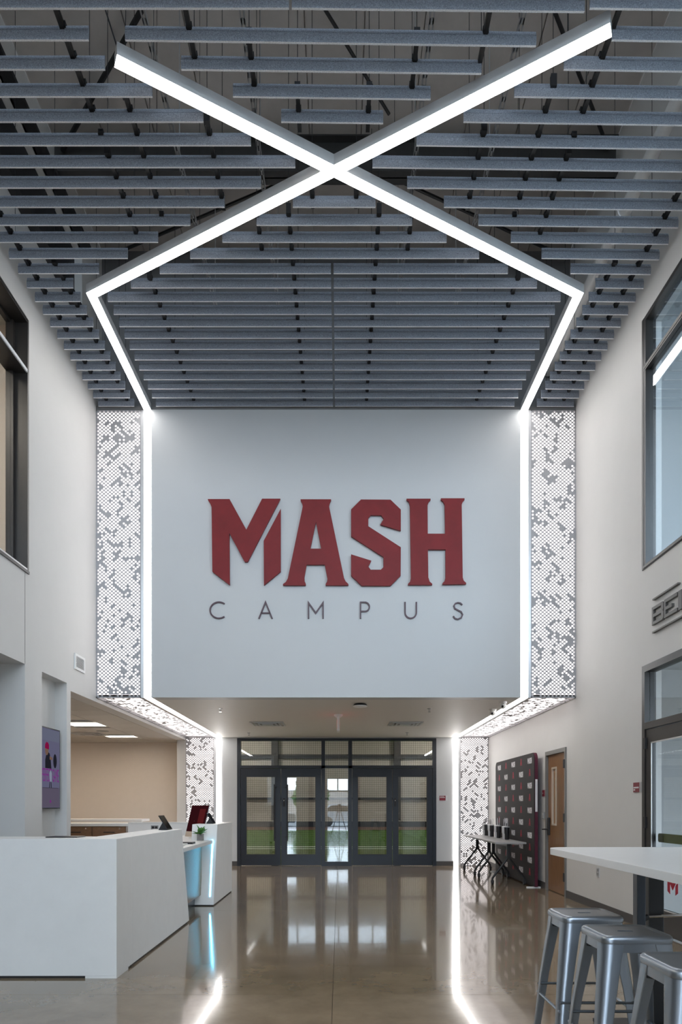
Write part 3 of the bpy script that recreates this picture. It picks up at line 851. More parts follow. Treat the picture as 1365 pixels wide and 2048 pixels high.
# rear glazed doors
t = kind(MB().box(-2.19, 2.17, YB - .03, YB + .09, 2.735, 2.79).box(-2.19, -2.115, YB - .03, YB + .09, 0, 2.735).box(2.095, 2.17, YB - .03, YB + .09, 0, 2.735)
         .box(-.345, -.265, YB - .03, YB + .09, 0, 2.735).box(.245, .325, YB - .03, YB + .09, 0, 2.735)
         .box(-2.115, 2.095, YB - .03, YB + .09, 2.135, 2.195).box(-.265, .245, YB - .03, YB + .09, 0, .09).build('window_4', 'storefront_black', fixn=False))
for a, c in ((-2.115, -.345), (-.265, .245), (.325, 2.095)):
    bx('transom_pane', 'glass_clear', a, c, YB + .02, YB + .028, 2.195, 2.735, t)
bx('side_pane', 'glass_door', -.265, .245, YB + .02, YB + .028, .09, 2.135, t)
ND = 3
def glazed_door(x0, x1, handle_side, tilt, lock):
    """one door leaf, hinged on the far side from the handle"""
    global ND
    hx = x0 if handle_side > 0 else x1
    e = kind(bpy.data.objects.new(f'door_{ND}', None)); ND += 1
    link(e, None, (hx, YB + .0, 0))
    w = x1 - x0
    st = .125
    y0, y1 = YB - .012, YB + .033
    fr = MB().box(x0, x0 + st, y0, y1, .01, 2.13).box(x1 - st, x1, y0, y1, .01, 2.13).box(x0 + st, x1 - st, y0, y1, 1.945, 2.13).box(x0 + st, x1 - st, y0, y1, .01, .25).build('leaf_frame', 'storefront_black', e, fixn=False)
    bx('pane', 'glass_door', x0 + st, x1 - st, YB + .008, YB + .014, .25, 1.945, e)
    bead = MB(); bead.box(x0 + st - .006, x0 + st + .004, y0 - .005, y0, .245, 1.95).box(x1 - st - .004, x1 - st + .006, y0 - .005, y0, .245, 1.95).box(x0 + st, x1 - st, y0 - .005, y0, 1.942, 1.952).box(x0 + st, x1 - st, y0 - .005, y0, .243, .253)
    bead.build('glazing_bead', 'dark_beam', e, fixn=False)
    if lock is not None:
        cx = x1 - .05 if handle_side > 0 else x0 + .05
        if lock == 'pull':
            px_ = x1 - .135 if handle_side > 0 else x0 + .135
            hb = MB().box(px_ - .014, px_ + .014, y0 - .065, y0 - .04, .55, 1.78).build('pull_handle', 'black_matte', e, fixn=False)
            for z in (.62, 1.70): MB().box(px_ - .012, px_ + .05 * handle_side, y0 - .05, y0 - .035, z, z + .025).box(px_ + .035 * handle_side - .008, px_ + .035 * handle_side + .008, y0 - .05, y0, z, z + .025).build('handle_post', 'black_matte', hb, fixn=False)
    e.rotation_euler = (0, 0, tilt)
    return e
glazed_door(-2.11, -1.235, 1, math.radians(-.5), 'pull')
dd = glazed_door(-1.225, -.35, -1, math.radians(.8), 'pull')
glazed_door(.33, 1.205, 1, math.radians(-.3), None)
de = glazed_door(1.215, 2.09, -1, math.radians(.2), None)
for px_, par in ((-1.165, dd), (1.27, de)):
    kp = MB().box(px_ - .022, px_ + .022, YB - .03, YB - .012, 1.30, 1.48).build('card_reader', 'black_matte', par, bevel=.004)
    MB().box(px_ - .006, px_ + .006, YB - .032, YB - .03, 1.42, 1.44).build('indicator', 'plastic_white', kp, fixn=False)

# netting just behind the doors
nb = MB()
for i in range(98):
    xx = -2.4 + i * .05; nb.box(xx - .002, xx + .002, 15.68, 15.684, 0, 2.95)
for j in range(60):
    zz = j * .05; nb.box(-2.4, 2.5, 15.6842, 15.6882, zz - .002, zz + .002)
kind(tag(nb.build('netting', 'netting', fixn=False), 'black square-mesh safety netting hanging behind the glass doors', 'net'), 'stuff')
# field wall steelwork
for xx, lb in ((-3.9, 'grey steel column on the far field wall, left one'), (3.6, 'grey steel column on the far field wall, right one')):
    tag(MB().box(xx - .2, xx + .2, 41.6, 41.64, .42, 7.2).box(xx - .2, xx + .2, 41.9, 41.94, .42, 7.2).box(xx - .02, xx + .02, 41.64, 41.9, .42, 7.2).build('steel_column', 'dark_beam', fixn=False), lb, 'column', 'field columns')
tag(MB().box(-16, 16, 41.85, 42.0, 1.72, 1.76).box(-16, 16, 41.85, 41.87, 1.69, 1.81).build('wall_girt', 'dark_beam', fixn=False), 'dark horizontal girt along the far field wall, lower one', 'beam')
tag(MB().box(-16, 16, 41.85, 42.0, 4.3, 4.35).box(-16, 16, 41.85, 41.87, 4.2, 4.45).build('wall_girt', 'dark_beam', fixn=False), 'dark horizontal girt high on the far field wall', 'beam')
for yy, lb in ((24, 'roof truss over the field nearest the doors'), (33, 'roof truss over the field farther away')):
    b = MB().box(-16, 16, yy - .08, yy + .08, 5.2, 5.35).box(-16, 16, yy - .08, yy + .08, 6.9, 7.05)
    for i in range(16):
        xa = -16 + i * 2
        b.tube([(xa, yy, 5.3), (xa + 1, yy, 6.95), (xa + 2, yy, 5.3)], .05, 6)
    tag(b.build('roof_truss', 'dark_beam', fixn=False), lb, 'truss')
for (lx, ly, lb) in ((-6, 20, 'near left'), (6, 20, 'near right'), (-6, 29, 'middle left'), (6, 29, 'middle right'), (-6, 38, 'far left'), (6, 38, 'far right')):
    tt = thing('high_bay_lamp', (lx, ly, 6.6), f'bright high-bay lamp over the indoor field, {lb} one', 'lamp', 'field lamps')
    MB().box(lx - .7, lx + .7, ly - .25, ly + .25, 6.66, 6.74).tube([(lx, ly, 6.74), (lx, ly, 7.2)], .02, 6).build('housing', 'dark_beam', tt, fixn=False)
    bx('lens', 'field_lamp', lx - .65, lx + .65, ly - .22, ly + .22, 6.64, 6.66, tt)

# ================================================================== CEILING AND WALL FIXTURES
def diffuser_vent(cx, cy, z, label):
    t = thing('air_diffuser', (cx, cy, z), label, 'air vent', 'ceiling air diffusers')
    for k, s in enumerate((.30, .235, .17)):
        w = .032; zz = z + .012 - k * .006
        MB().box(cx - s, cx + s, cy - s, cy - s + w, zz - .008, zz).box(cx - s, cx + s, cy + s - w, cy + s, zz - .008, zz).box(cx - s, cx - s + w, cy - s + w, cy + s - w, zz - .008, zz).box(cx + s - w, cx + s, cy - s + w, cy + s - w, zz - .008, zz).build('vane_ring', 'alu_trim', t, fixn=False)
    bx('throat', 'frame_grey', cx - .2, cx + .2, cy - .2, cy + .2, z + .016, z + .03, t)
    bx('centre_plate', 'alu_trim', cx - .10, cx + .10, cy - .10, cy + .10, z - .012, z - .006, t)
diffuser_vent(-1.25, 12.37, ZS - .02, 'square metal air diffuser in the soffit, left one')
diffuser_vent(1.24, 12.37, ZS - .02, 'square metal air diffuser in the soffit, right one')
diffuser_vent(-4.95, 13.6, 2.75 - .02, 'square air diffuser in the tiled alcove ceiling')
for (x, y, lb) in ((-1.78, 10.48, 'front left'), (1.43, 10.48, 'front right'), (-1.81, 14.0, 'rear left'), (1.43, 13.93, 'rear right')):
    t = thing('sprinkler', (x, y, ZS - .06), f'small chrome sprinkler head in the soffit, {lb} one', 'sprinkler', 'soffit sprinklers')
    MB().lathe((x, y, ZS - .006), [(.035, .006), (.035, .003), (.02, 0)], 14).build('escutcheon', 'chrome', t, smooth=True)
    MB().tube([(x, y, ZS), (x, y, ZS - .05)], .007, 8).box(x - .016, x - .012, y - .003, y + .003, ZS - .05, ZS - .01).box(x + .012, x + .016, y - .003, y + .003, ZS - .05, ZS - .01).build('body', 'chrome', t)
    MB().lathe((x, y, ZS - .055), [(.02, 0), (.022, .002), (.008, .004)], 12).build('deflector', 'chrome', t)
t = thing('access_point', (.353, 10.0, ZS - .05), 'round white and black wireless access point under the soffit', 'access point')
MB().lathe((.353, 10.0, ZS - .05), [(.09, 0), (.105, .008), (.106, .02)], 24).build('cover', 'plastic_white', t, smooth=True)
MB().lathe((.353, 10.0, ZS - .03), [(.106, 0), (.09, .025), (.07, .03)], 24).build('mount', 'plastic_black', t, smooth=True)
# exit sign seen edge-on
t = thing('exit_sign', (.03, 11.2, 2.52), 'edge-on illuminated exit sign hanging under the soffit', 'exit sign')
MB().lathe((.03, 11.2, ZS - .05), [(.035, 0), (.07, .03), (.075, .05)], 16).build('canopy', 'plastic_white', t, smooth=True)
bx('body', 'plastic_white', .008, .052, 11.05, 11.35, 2.53, 2.76, t, bevel=.004)
def text_mesh(body, size, font_w=1.0):
    c = bpy.data.curves.new('txt', 'FONT'); c.body = body; c.size = size; c.align_x = 'CENTER'; c.resolution_u = 2
    o = bpy.data.objects.new('txt', c); COL.objects.link(o)
    dg = bpy.context.evaluated_depsgraph_get(); dg.update()
    me = bpy.data.meshes.new_from_object(o.evaluated_get(dg))
    vs = [v.co.copy() for v in me.vertices]; fs = [tuple(p.vertices) for p in me.polygons]
    bpy.data.objects.remove(o); bpy.data.curves.remove(c); bpy.data.meshes.remove(me)
    return vs, fs
vs, fs = text_mesh('EXIT', .17)
MB().poly([(.0535, 11.2 + v.x * .9, 2.585 + v.y) for v in vs], fs).build('exit_letters', 'exit_red', t, fixn=False)
MB().poly([(.0065, 11.2 - v.x * .9, 2.585 + v.y) for v in vs], fs).build('exit_letters', 'exit_red', t, fixn=False)
# turret cameras
for (x, y, lb) in ((2.40, 9.8, 'nearer'), (2.42, 10.55, 'farther')):
    t = thing('security_camera', (x, y, ZS - .1), f'small white security camera under the soffit beside the right light, {lb} one', 'camera', 'security cameras')
    MB().lathe((x, y, ZS - .03), [(.052, 0), (.055, .02), (.055, .03)], 18).build('base', 'plastic_white', t, smooth=True)
    b = MB(); bm = bmesh.new(); bmesh.ops.create_uvsphere(bm, u_segments=16, v_segments=10, radius=.047)
    b.poly([(v.co.x + x, v.co.y + y, v.co.z + ZS - .055) for v in bm.verts], [tuple(v.index for v in f.verts) for f in bm.faces]); bm.free()
    b.build('ball', 'plastic_white', t, smooth=True)
    MB().tube([(x - .012, y - .03, ZS - .065), (x - .02, y - .050, ZS - .075)], .016, 14).build('lens', 'plastic_black', t)
# alcove ceiling lights
for i, (cx, cy) in enumerate(TROFF):
    t = thing('ceiling_light', (cx, cy, 2.75), f'square recessed light in the alcove ceiling, {"nearer" if i == 0 else "farther"} one', 'light', 'alcove ceiling lights')
    b = MB(); a, c_ = .315, .285
    b.box(cx - a, cx + a, cy - c_, cy - c_ + .02, 2.745, 2.80).box(cx - a, cx + a, cy + c_ - .02, cy + c_, 2.745, 2.80).box(cx - a, cx - a + .02, cy - c_ + .02, cy + c_ - .02, 2.745, 2.80).box(cx + a - .02, cx + a, cy - c_ + .02, cy + c_ - .02, 2.745, 2.80)
    b.build('frame', 'plastic_white', t, fixn=False)
    bx('lens', 'troffer_glow', cx - a + .02, cx + a - .02, cy - c_ + .02, cy + c_ - .02, 2.77, 2.775, t)
for i, (cx, cy) in enumerate(((-6.3, 11.0), (-6.3, 13.5))):
    t = thing('ceiling_light', (cx, cy, 2.73), f'recessed light deeper in the alcove ceiling, {"nearer" if i == 0 else "farther"} one', 'light', 'alcove ceiling lights')
    bx('frame', 'plastic_white', cx - .3, cx + .3, cy - .28, cy + .28, 2.735, 2.75, t)
    bx('lens', 'troffer_glow', cx - .28, cx + .28, cy - .26, cy + .26, 2.728, 2.735, t)
tag(MB().lathe((-4.5, 13.1, 2.742), [(.10, 0), (.115, .004), (.115, .008)], 20).build('ceiling_speaker', 'plastic_grey', smooth=True), 'round flat speaker in the tiled alcove ceiling', 'speaker')
# upstairs lights
for i, (cx, cy) in enumerate(((-4.6, 5.6), (-4.6, 3.2), (-6.6, 5.6))):
    t = thing('ceiling_light', (cx, cy, 6.57), f'ceiling light in the upstairs room behind the left window, {["nearest the window", "towards the viewer", "deepest"][i]}', 'light', 'upstairs ceiling lights')
    bx('frame', 'plastic_white', cx - .32, cx + .32, cy - .62, cy + .62, 6.575, 6.60, t)
    bx('lens', 'troffer_glow', cx - .3, cx + .3, cy - .6, cy + .6, 6.568, 6.575, t)
kind(MB().box(-4.75, -3.85, 7.47, 7.5, 3.1, 5.2).box(-4.68, -3.92, 7.46, 7.47, 3.12, 5.13).build('door_upstairs', 'dark_bronze', fixn=False))
# wall grille
t = thing('wall_grille', (-HW, 8.79, 3.05), 'white louvred air grille high on the left wall', 'air vent')
b = MB(); frame_yz(-HW, -HW + .018, 8.63, 8.96, 3.05, 3.25, .03, b); b.build('frame', 'plastic_white', t, fixn=False)
bx('backing', 'frame_grey', -HW, -HW + .002, 8.66, 8.93, 3.08, 3.22, t)
for q in range(9):
    z = 3.084 + q * .0155
    MB().hexa([(-HW + .002, 8.66, z + .004), (-HW + .016, 8.66, z), (-HW + .016, 8.93, z), (-HW + .002, 8.93, z + .004), (-HW + .002, 8.66, z + .010), (-HW + .016, 8.66, z + .005), (-HW + .016, 8.93, z + .005), (-HW + .002, 8.93, z + .010)]).build('slat', 'plastic_white', t)
# small wall plates
t = thing('wall_sign', (HW, 7.475, 1.46), 'maroon room sign with white line beside the right storefront', 'sign')
bx('backplate', 'alu_trim', HW - .006, HW, 7.36, 7.55, 1.46, 1.575, t); bx('face', 'sign_maroon', HW - .010, HW - .006, 7.405, 7.55, 1.465, 1.572, t)
bx('white_text', 'print_white', HW - .0115, HW - .010, 7.41, 7.54, 1.508, 1.524, t); bx('white_text', 'print_white', HW - .0115, HW - .010, 7.50, 7.54, 1.485, 1.499, t)
t = thing('wall_sign', (HW, 10.86, 1.46), 'maroon room sign beside the wooden door', 'sign')
bx('backplate', 'alu_trim', HW - .005, HW, 10.80, 10.94, 1.46, 1.57, t); bx('face', 'sign_maroon', HW - .009, HW - .005, 10.82, 10.94, 1.465, 1.565, t); bx('white_text', 'print_white', HW - .010, HW - .009, 10.89, 10.92, 1.505, 1.525, t)
t = thing('wall_sign', (2.30, YB, 1.43), 'maroon room sign right of the black glass doors', 'sign')
bx('backplate', 'alu_trim', 2.235, 2.42, YB - .006, YB, 1.425, 1.54, t); bx('face', 'sign_maroon', 2.24, 2.375, YB - .010, YB - .006, 1.43, 1.535, t)
bx('white_text', 'print_white', 2.25, 2.36, YB - .0112, YB - .010, 1.487, 1.499, t); bx('white_text', 'print_white', 2.25, 2.345, YB - .0112, YB - .010, 1.517, 1.525, t)
t = thing('card_reader', (HW, 10.83, 1.10), 'small grey keypad on the wall beside the wooden door', 'keypad')
bx('housing', 'plastic_grey', HW - .03, HW, 10.79, 10.90, 1.11, 1.22, t, bevel=.005)
for q in range(4): bx('button_row', 'plastic_white', HW - .032, HW - .03, 10.805, 10.885, 1.122 + q * .023, 1.134 + q * .023, t)
t = thing('wall_outlet', (HW, 8.6, .42), 'grey wall outlet low on the right wall under the white table', 'outlet')
bx('plate', 'alu_trim', HW - .006, HW, 8.55, 8.645, .415, .54, t, bevel=.002)
for z in (.437, .49): bx('socket', 'plastic_grey', HW - .008, HW - .006, 8.572, 8.622, z, z + .033, t)
# wall screen in the niche
t = thing('wall_screen', (-3.40, 8.05, 1.28), 'portrait wall screen showing a baseball poster in the left niche', 'screen')
XS = -3.362
bx('casing', 'plastic_black', XS - .055, XS, 7.765, 8.325, 1.28, 2.235, t, bevel=.004)
def sc(y0, y1, z0, z1, m, d, name='picture'):
    return bx(name, m, XS + .0004 * d, XS + .0004 * d + .0003, y0, y1, z0, z1, t)
sc(7.78, 8.31, 1.295, 2.22, 'scr_lavender', 1, 'display')
sc(7.79, 8.30, 1.30, 1.53, 'scr_mauve', 3, 'picture_floor')
sc(7.79, 8.30, 2.08, 2.21, 'scr_pale', 3, 'picture_sky')
def scp(loops, m, d, name):
    b = MB(); b.extrude(loops, lambda a, c, e: (e, a, c), XS + .0004 * d, XS + .0004 * d + .0003); b.build(name, m, t)
def ell(cy, cz, ry, rz, n=18): return [(cy + ry * math.cos(2 * PI * i / n), cz + rz * math.sin(2 * PI * i / n)) for i in range(n)]
scp([[(7.90, 1.755), (8.07, 1.755), (8.05, 1.86), (8.02, 1.93), (7.97, 1.95), (7.93, 1.92), (7.90, 1.85)]], 'scr_dark', 5, 'figure_torso')
scp([[(8.02, 1.90), (8.10, 1.885), (8.10, 1.86), (8.02, 1.86)]], 'scr_skin', 6, 'figure_arm')
scp([ell(7.94, 1.965, .045, .06)], 'scr_skin', 7, 'figure_face')
scp([[(7.89, 1.985), (8.0, 1.975), (8.0, 2.03), (7.975, 2.055), (7.93, 2.06), (7.895, 2.03)]], 'scr_red', 8, 'figure_cap')
scp([ell(8.17, 1.85, .05, .085)], 'scr_dark', 7, 'figure_glove')
vs, fs = text_mesh('PERFECT GAME', .1)
wdt = max(v.x for v in vs) - min(v.x for v in vs); hgt = max(v.y for v in vs)
MB().poly([(XS + .004, 8.04 + v.x / wdt * .46, 1.60 + v.y / hgt * .155) for v in vs], fs).build('poster_text', 'scr_magenta', t, fixn=False)
scp([[(8.02, 1.60), (8.07, 1.60), (8.075, 1.70), (8.04, 1.74), (8.01, 1.70)]], 'scr_lightblue', 12, 'small_figure')
scp([[(8.0, 1.53), (8.02, 1.53), (8.03, 1.60), (8.015, 1.60)]], 'scr_dark', 12, 'small_figure_leg')
scp([[(8.05, 1.53), (8.07, 1.53), (8.06, 1.60), (8.045, 1.60)]], 'scr_dark', 12, 'small_figure_leg')
scp([rbox(7.82, 8.27, 1.525, 1.529)], 'scr_dark', 5, 'floor_line')
for lp in mm: scp([[(8.02 + a * .05, 1.345 + c * .04) for a, c in lp]], 'scr_magenta', 6, 'corner_mark')

# ================================================================== RECEPTION DESK
t = thing('reception_desk', (-1.9, 7.6, 0), 'large white angular reception desk with a lit blue recess', 'reception desk')
DX = -1.655; DT = 1.065
# near front wall and side wing (end face slanted)
MB().box(-3.2, DX - .0, 5.21, 5.62, .018, DT).build('front_block', 'desk_white', t, bevel=.003)
MB().hexa([(DX - .30, 5.62, .018), (DX, 5.62, .018), (DX, 7.73, .018), (DX - .30, 7.73, .018), (DX - .30, 5.62, DT), (DX, 5.62, DT), (DX, 7.37, DT), (DX - .30, 7.37, DT)]).build('side_wing', 'desk_white', t, bevel=.003)
bx('plinth', 'black_matte', -3.2, DX - .015, 5.225, 5.6, 0, .018, t)
bx('plinth', 'black_matte', DX - .29, DX - .012, 5.62, 7.70, 0, .018, t)
bx('corner_foot', 'desk_white', DX - .24, DX, 5.21, 5.5, 0, .018, t)
# far block
FX = -1.605
MB().hexa([(FX - .34, 8.96, .015), (FX, 8.96, .015), (FX, 10.5, .015), (FX - .34, 10.5, .015), (FX - .34, 9.24, DT), (FX, 9.24, DT), (FX, 10.5, DT), (FX - .34, 10.5, DT)]).build('end_block', 'desk_white', t, bevel=.003)
bx('plinth', 'black_matte', FX - .33, FX - .01, 8.98, 10.48, 0, .015, t)
# LED line let into the slanted face of the far block
def face_y(z): return 8.96 + .28 * (z - .015) / (DT - .015)
MB().hexa([(FX - .062, face_y(.12) - .003, .12), (FX - .046, face_y(.12) - .003, .12), (FX - .046, face_y(.12) + .004, .12), (FX - .062, face_y(.12) + .004, .12),
           (FX - .062, face_y(.86) - .003, .86), (FX - .046, face_y(.86) - .003, .86), (FX - .046, face_y(.86) + .004, .86), (FX - .062, face_y(.86) + .004, .86)]).build('led_strip', 'led_cyan', t)
# worktop and recessed front
bx('worktop', 'worktop_white', -2.35, DX + .005, 7.40, 9.15, .81, .855, t, bevel=.002)
bx('rear_worktop', 'worktop_white', -2.6, FX - .345, 9.155, 10.6, .81, .855, t, bevel=.002)
bx('front_panel', 'desk_wood', DX - .15, DX - .125, 7.45, 9.05, .14, .81, t)
bx('plinth', 'toe_kick', DX - .22, DX - .20, 7.5, 9.0, 0, .14, t)
bx('inner_shelf', 'worktop_white', -3.2, DX - .30, 5.62, 6.25, .74, .77, t)
# rear counter in the alcove
t = thing('back_counter', (-4.0, 11.2, 0), 'white-topped wooden drawer counter behind the reception desk', 'counter')
bx('body', 'desk_wood', -5.6, -3.40, 11.02, 11.6, .1, .985, t)
bx('top', 'worktop_white', -5.6, -3.36, 10.98, 11.65, .985, 1.03, t, bevel=.003)
for i in range(4):
    x0 = -5.57 + i * .545
    dr = bx('drawer', 'desk_wood', x0, x0 + .53, 11.0, 11.02, .80, .975, t, bevel=.002)
    bx('handle', 'black_matte', x0 + .18, x0 + .36, 10.985, 11.0, .885, .897, dr)
    MB().tube([(x0 + .44, 11.0, .95), (x0 + .44, 10.992, .95)], .012, 10).build('lock', 'chrome', dr)
    dd_ = bx('cabinet_door', 'desk_wood', x0, x0 + .53, 11.0, 11.02, .12, .79, t, bevel=.002)
    bx('handle', 'black_matte', x0 + .18, x0 + .36, 10.985, 11.0, .74, .752, dd_)
tag(bx('counter_shelf', 'worktop_white', -5.4, -3.5, 12.25, 12.75, 1.03, 1.075, None, .003), 'white raised shelf behind the drawer counter', 'shelf')
tag(MB().box(-5.3, -5.22, 12.3, 12.7, 0, 1.03).box(-3.7, -3.62, 12.3, 12.7, 0, 1.03).build('shelf_support', 'desk_white', fixn=False), 'white supports under the raised alcove shelf', 'support')
t = thing('return_panel', (-2.9, 11.05, 0), 'white return panel closing the back of the desk', 'panel')
bx('panel', 'desk_white', -3.36, -1.95, 11.0, 11.12, 0, 1.03, t)
bx('cap', 'worktop_white', -3.36, -1.95, 10.99, 11.13, 1.03, 1.052, t)
t = thing('wall_outlet', (-2.93, 11.0, .92), 'grey double outlet on the white return panel', 'outlet')
bx('plate', 'plastic_grey', -2.99, -2.87, 10.992, 11.0, .935, 1.0, t, bevel=.002)
for q in (-2.975, -2.925): bx('socket', 'plastic_black', q, q + .04, 10.99, 10.992, .95, .985, t)

# tablets
def tablet(xb, y0, y1, z, label):
    t = thing('tablet', (xb, (y0 + y1) / 2, z), label, 'tablet', 'tablets on the desk')
    dx, dz = -.09, .145
    n = Vector((dz, 0, -dx)).normalized() * .004
    def slab(a0, a1, ya, yb, off, th, name, m):
        P = lambda a, y, o: (xb + dx * a + n.x * o, y, z + .004 + dz * a + n.z * o)
        MB().hexa([P(a0, ya, off), P(a0, yb, off), P(a1, yb, off), P(a1, ya, off), P(a0, ya, off + th), P(a0, yb, off + th), P(a1, yb, off + th), P(a1, ya, off + th)]).build(name, m, t)
    slab(0, 1, y0, y1, -1, 2, 'body', 'plastic_black')
    slab(.05, .95, y0 + .012, y1 - .012, 1, .1, 'screen', 'screen_black')
    MB().hexa([(xb - .10, y0 + .03, z), (xb - .005, y0 + .03, z), (xb - .005, y1 - .03, z), (xb - .10, y1 - .03, z), (xb - .058, y0 + .03, z + .075), (xb - .05, y0 + .03, z + .075), (xb - .05, y1 - .03, z + .075), (xb - .058, y1 - .03, z + .075)]).build('stand', 'plastic_black', t)
tablet(-1.735, 7.06, 7.27, DT, 'black tablet on a stand on the near white desk wing')
tablet(-1.715, 9.50, 9.72, DT, 'black tablet on a stand on the far desk block')
# computer
t = thing('desktop_computer', (-2.05, 9.7, .855), 'all-in-one desktop computer with a dark red screen on the worktop', 'computer')
ang = math.radians(52)
ux = Vector((math.cos(ang), -math.sin(ang), 0)); nn = Vector((-math.sin(ang), -math.cos(ang), 0)); c0 = Vector((-2.03, 9.7, .872))
lean = .25
def cp(u, h, d): return c0 + ux * u + Vector((0, 0, h)) - nn * (h * lean) + nn * d
def cslab(u0, u1, h0, h1, d0, d1, nm, m):
    MB().hexa([cp(u0, h0, d0), cp(u1, h0, d0), cp(u1, h0, d1), cp(u0, h0, d1), cp(u0, h1, d0), cp(u1, h1, d0), cp(u1, h1, d1), cp(u0, h1, d1)]).build(nm, m, t)
cslab(-.27, .27, .0, .45, -.012, 0, 'casing', 'alu_trim')
cslab(-.27, .27, .075, .45, 0, .001, 'screen', 'scr_maroon_reflect')  # glowing dark red paints the reflection on the screen
cslab(.02, .20, .20, .40, .001, .0015, 'screen_reflection', 'scr_maroon_reflect_bright')  # brighter part of the painted reflection
cslab(-.27, .27, .0, .073, 0, .001, 'chin', 'tan_metal')
MB().box(-2.1, -1.95, 9.72, 9.88, .855, .861).box(-2.04, -1.97, 9.80, 9.81, .861, 1.10).build('stand', 'alu_trim', t, fixn=False)
# plant
t = thing('potted_plant', (-1.80, 9.06, .855), 'small green plant in a grey cube pot on the worktop', 'plant')
px0, py0 = -1.80, 9.06
b = MB(); s_ = .038
b.box(px0 - s_, px0 + s_, py0 - s_, py0 + s_, .855, .86)
for a in range(4):
    q = [(px0 - s_, px0 - s_ + .007, py0 - s_, py0 + s_), (px0 + s_ - .007, px0 + s_, py0 - s_, py0 + s_), (px0 - s_ + .007, px0 + s_ - .007, py0 - s_, py0 - s_ + .007), (px0 - s_ + .007, px0 + s_ - .007, py0 + s_ - .007, py0 + s_)][a]
    b.box(*q, .86, .942)
b.build('pot', 'pot_concrete', t, fixn=False)
bx('soil', 'soil', px0 - .031, px0 + .031, py0 - .031, py0 + .031, .86, .93, t)
rnd = random.Random(4)
LEAF = MB().poly([(0, 0, 0), (.012, .02, .006), (.014, .045, .004), (0, .075, -.006), (-.014, .045, .004), (-.012, .02, .006), (0, .03, -.002)], [(0, 1, 6), (1, 2, 6), (2, 3, 6), (3, 4, 6), (4, 5, 6), (5, 0, 6)]).build('leaf_source', 'leaf', fixn=False, recenter=False)
for i in range(34):
    l = bpy.data.objects.new('leaf', LEAF.data); COL.objects.link(l); l.parent = t
    a = rnd.random() * 2 * PI; el = rnd.uniform(.05, 1.3)
    l.location = (rnd.uniform(-.012, .012), rnd.uniform(-.012, .012), .078 + rnd.uniform(0, .035))
    l.rotation_euler = (el, rnd.uniform(-.3, .3), a)
    sc_ = rnd.uniform(1.05, 1.6); l.scale = (sc_, sc_, sc_)
bpy.data.objects.remove(LEAF)
# desk papers, pens, keyboard
tag(bx('folder', 'plastic_black', -2.28, -2.03, 5.40, 5.58, DT, DT + .008), 'flat dark folder lying on the near desk top', 'folder')
for i, (x0, y0, lb) in enumerate(((-1.95, 7.75, 'lowest'), (-1.97, 7.95, 'middle'), (-1.93, 8.2, 'rearmost'))):
    tag(bx('notebook', ['paper', 'paper', 'plastic_black'][i], x0, x0 + .21, y0, y0 + .17, .855, .865 + i * .006), f'{["white", "white", "dark"][i]} notebook on the reception worktop, {lb} one', 'notebook', 'notebooks on the worktop')
tag(MB().tube([(-1.92, 8.5, .86), (-1.78, 8.55, .86)], .005, 6).build('pen', 'plastic_black'), 'dark pen lying on the worktop before the computer', 'pen')
t = thing('keyboard', (-2.28, 8.65, .855), 'slim white keyboard on the reception worktop', 'keyboard')
bx('base', 'plastic_white', -2.34, -2.22, 8.45, 8.85, .855, .863, t, bevel=.003)
for q in range(4): bx('key_row', 'plastic_grey', -2.33 + q * .027, -2.31 + q * .027, 8.465, 8.835, .863, .866, t)

# ================================================================== BACKDROP
t = thing('backdrop_banner', (3.22, 12.25, 0), 'black step-and-repeat banner with white wordmarks and red marks by the right wall', 'banner')
Y0, Y1, ZT_ = 10.93, 13.62, 2.17
def rr(y0, y1, z0, z1, r, n=6):
    p = [(y0, z0), (y1, z0)]
    p += [(y1 - r + r * math.cos(a), z1 - r + r * math.sin(a)) for a in [PI / 2 * i / n for i in range(n + 1)]]
    p += [(y0 + r - r * math.sin(a), z1 - r + r * math.cos(a)) for a in [PI / 2 * i / n for i in range(n + 1)]]
    return p
MB().extrude([rr(Y0, Y1, .02, ZT_, .11)], lambda a, c, d: (d, a, c), 3.168, 3.18).build('fabric_face', 'backdrop_fabric', t)
MB().extrude([rr(Y0 - .004, Y1 + .004, .015, ZT_ + .004, .114)], lambda a, c, d: (d, a, c), 3.18, 3.228).build('fabric_side', 'backdrop_side', t)
bx('side_label', 'print_white', 3.186, 3.222, Y0 - .006, Y0 - .004, 1.22, 1.74, t)
for yy in (Y0 + .02, Y1 - .06): MB().box(3.06, 3.28, yy, yy + .04, 0, .015).box(3.19, 3.23, yy, yy + .04, .015, .03).build('foot', 'plastic_white', t, fixn=False)
ltr = [lp for ch in 'MASH' for pt in LET[ch] for lp in [pt]]
wmk = MB()
for pt in ltr: wmk.extrude([[(-.11 + (p[0] - 42) / 1278 * .22 * 1.15 - .0165, (478 - p[1]) / 430 * .095) for p in lp] for lp in pt], lambda a, c, d: (d, -a, c), -.0012, 0)
o_ = wmk.build('wm_source', 'print_white', recenter=False); WM = o_.data; bpy.data.objects.remove(o_)
rmk = MB(); rmk.extrude([[(-.055 + (p[0] - 414) / 324 * .11, (478 - p[1]) / 425 * .115) for p in lp] for lp in LET['A'][0]], lambda a, c, d: (d, -a, c), -.0012, 0)
o_ = rmk.build('rm_source', 'print_red', recenter=False); RM = o_.data; bpy.data.objects.remove(o_)
for i in range(5):
    for r in range(10):
        w_ = (i + r) % 2 == 0
        o = bpy.data.objects.new('white_wordmark' if w_ else 'red_mark', WM if w_ else RM); COL.objects.link(o); o.parent = t
        o.location = (3.168 - 3.22, 11.18 + i * .53 - 12.25, 2.005 - r * .203)

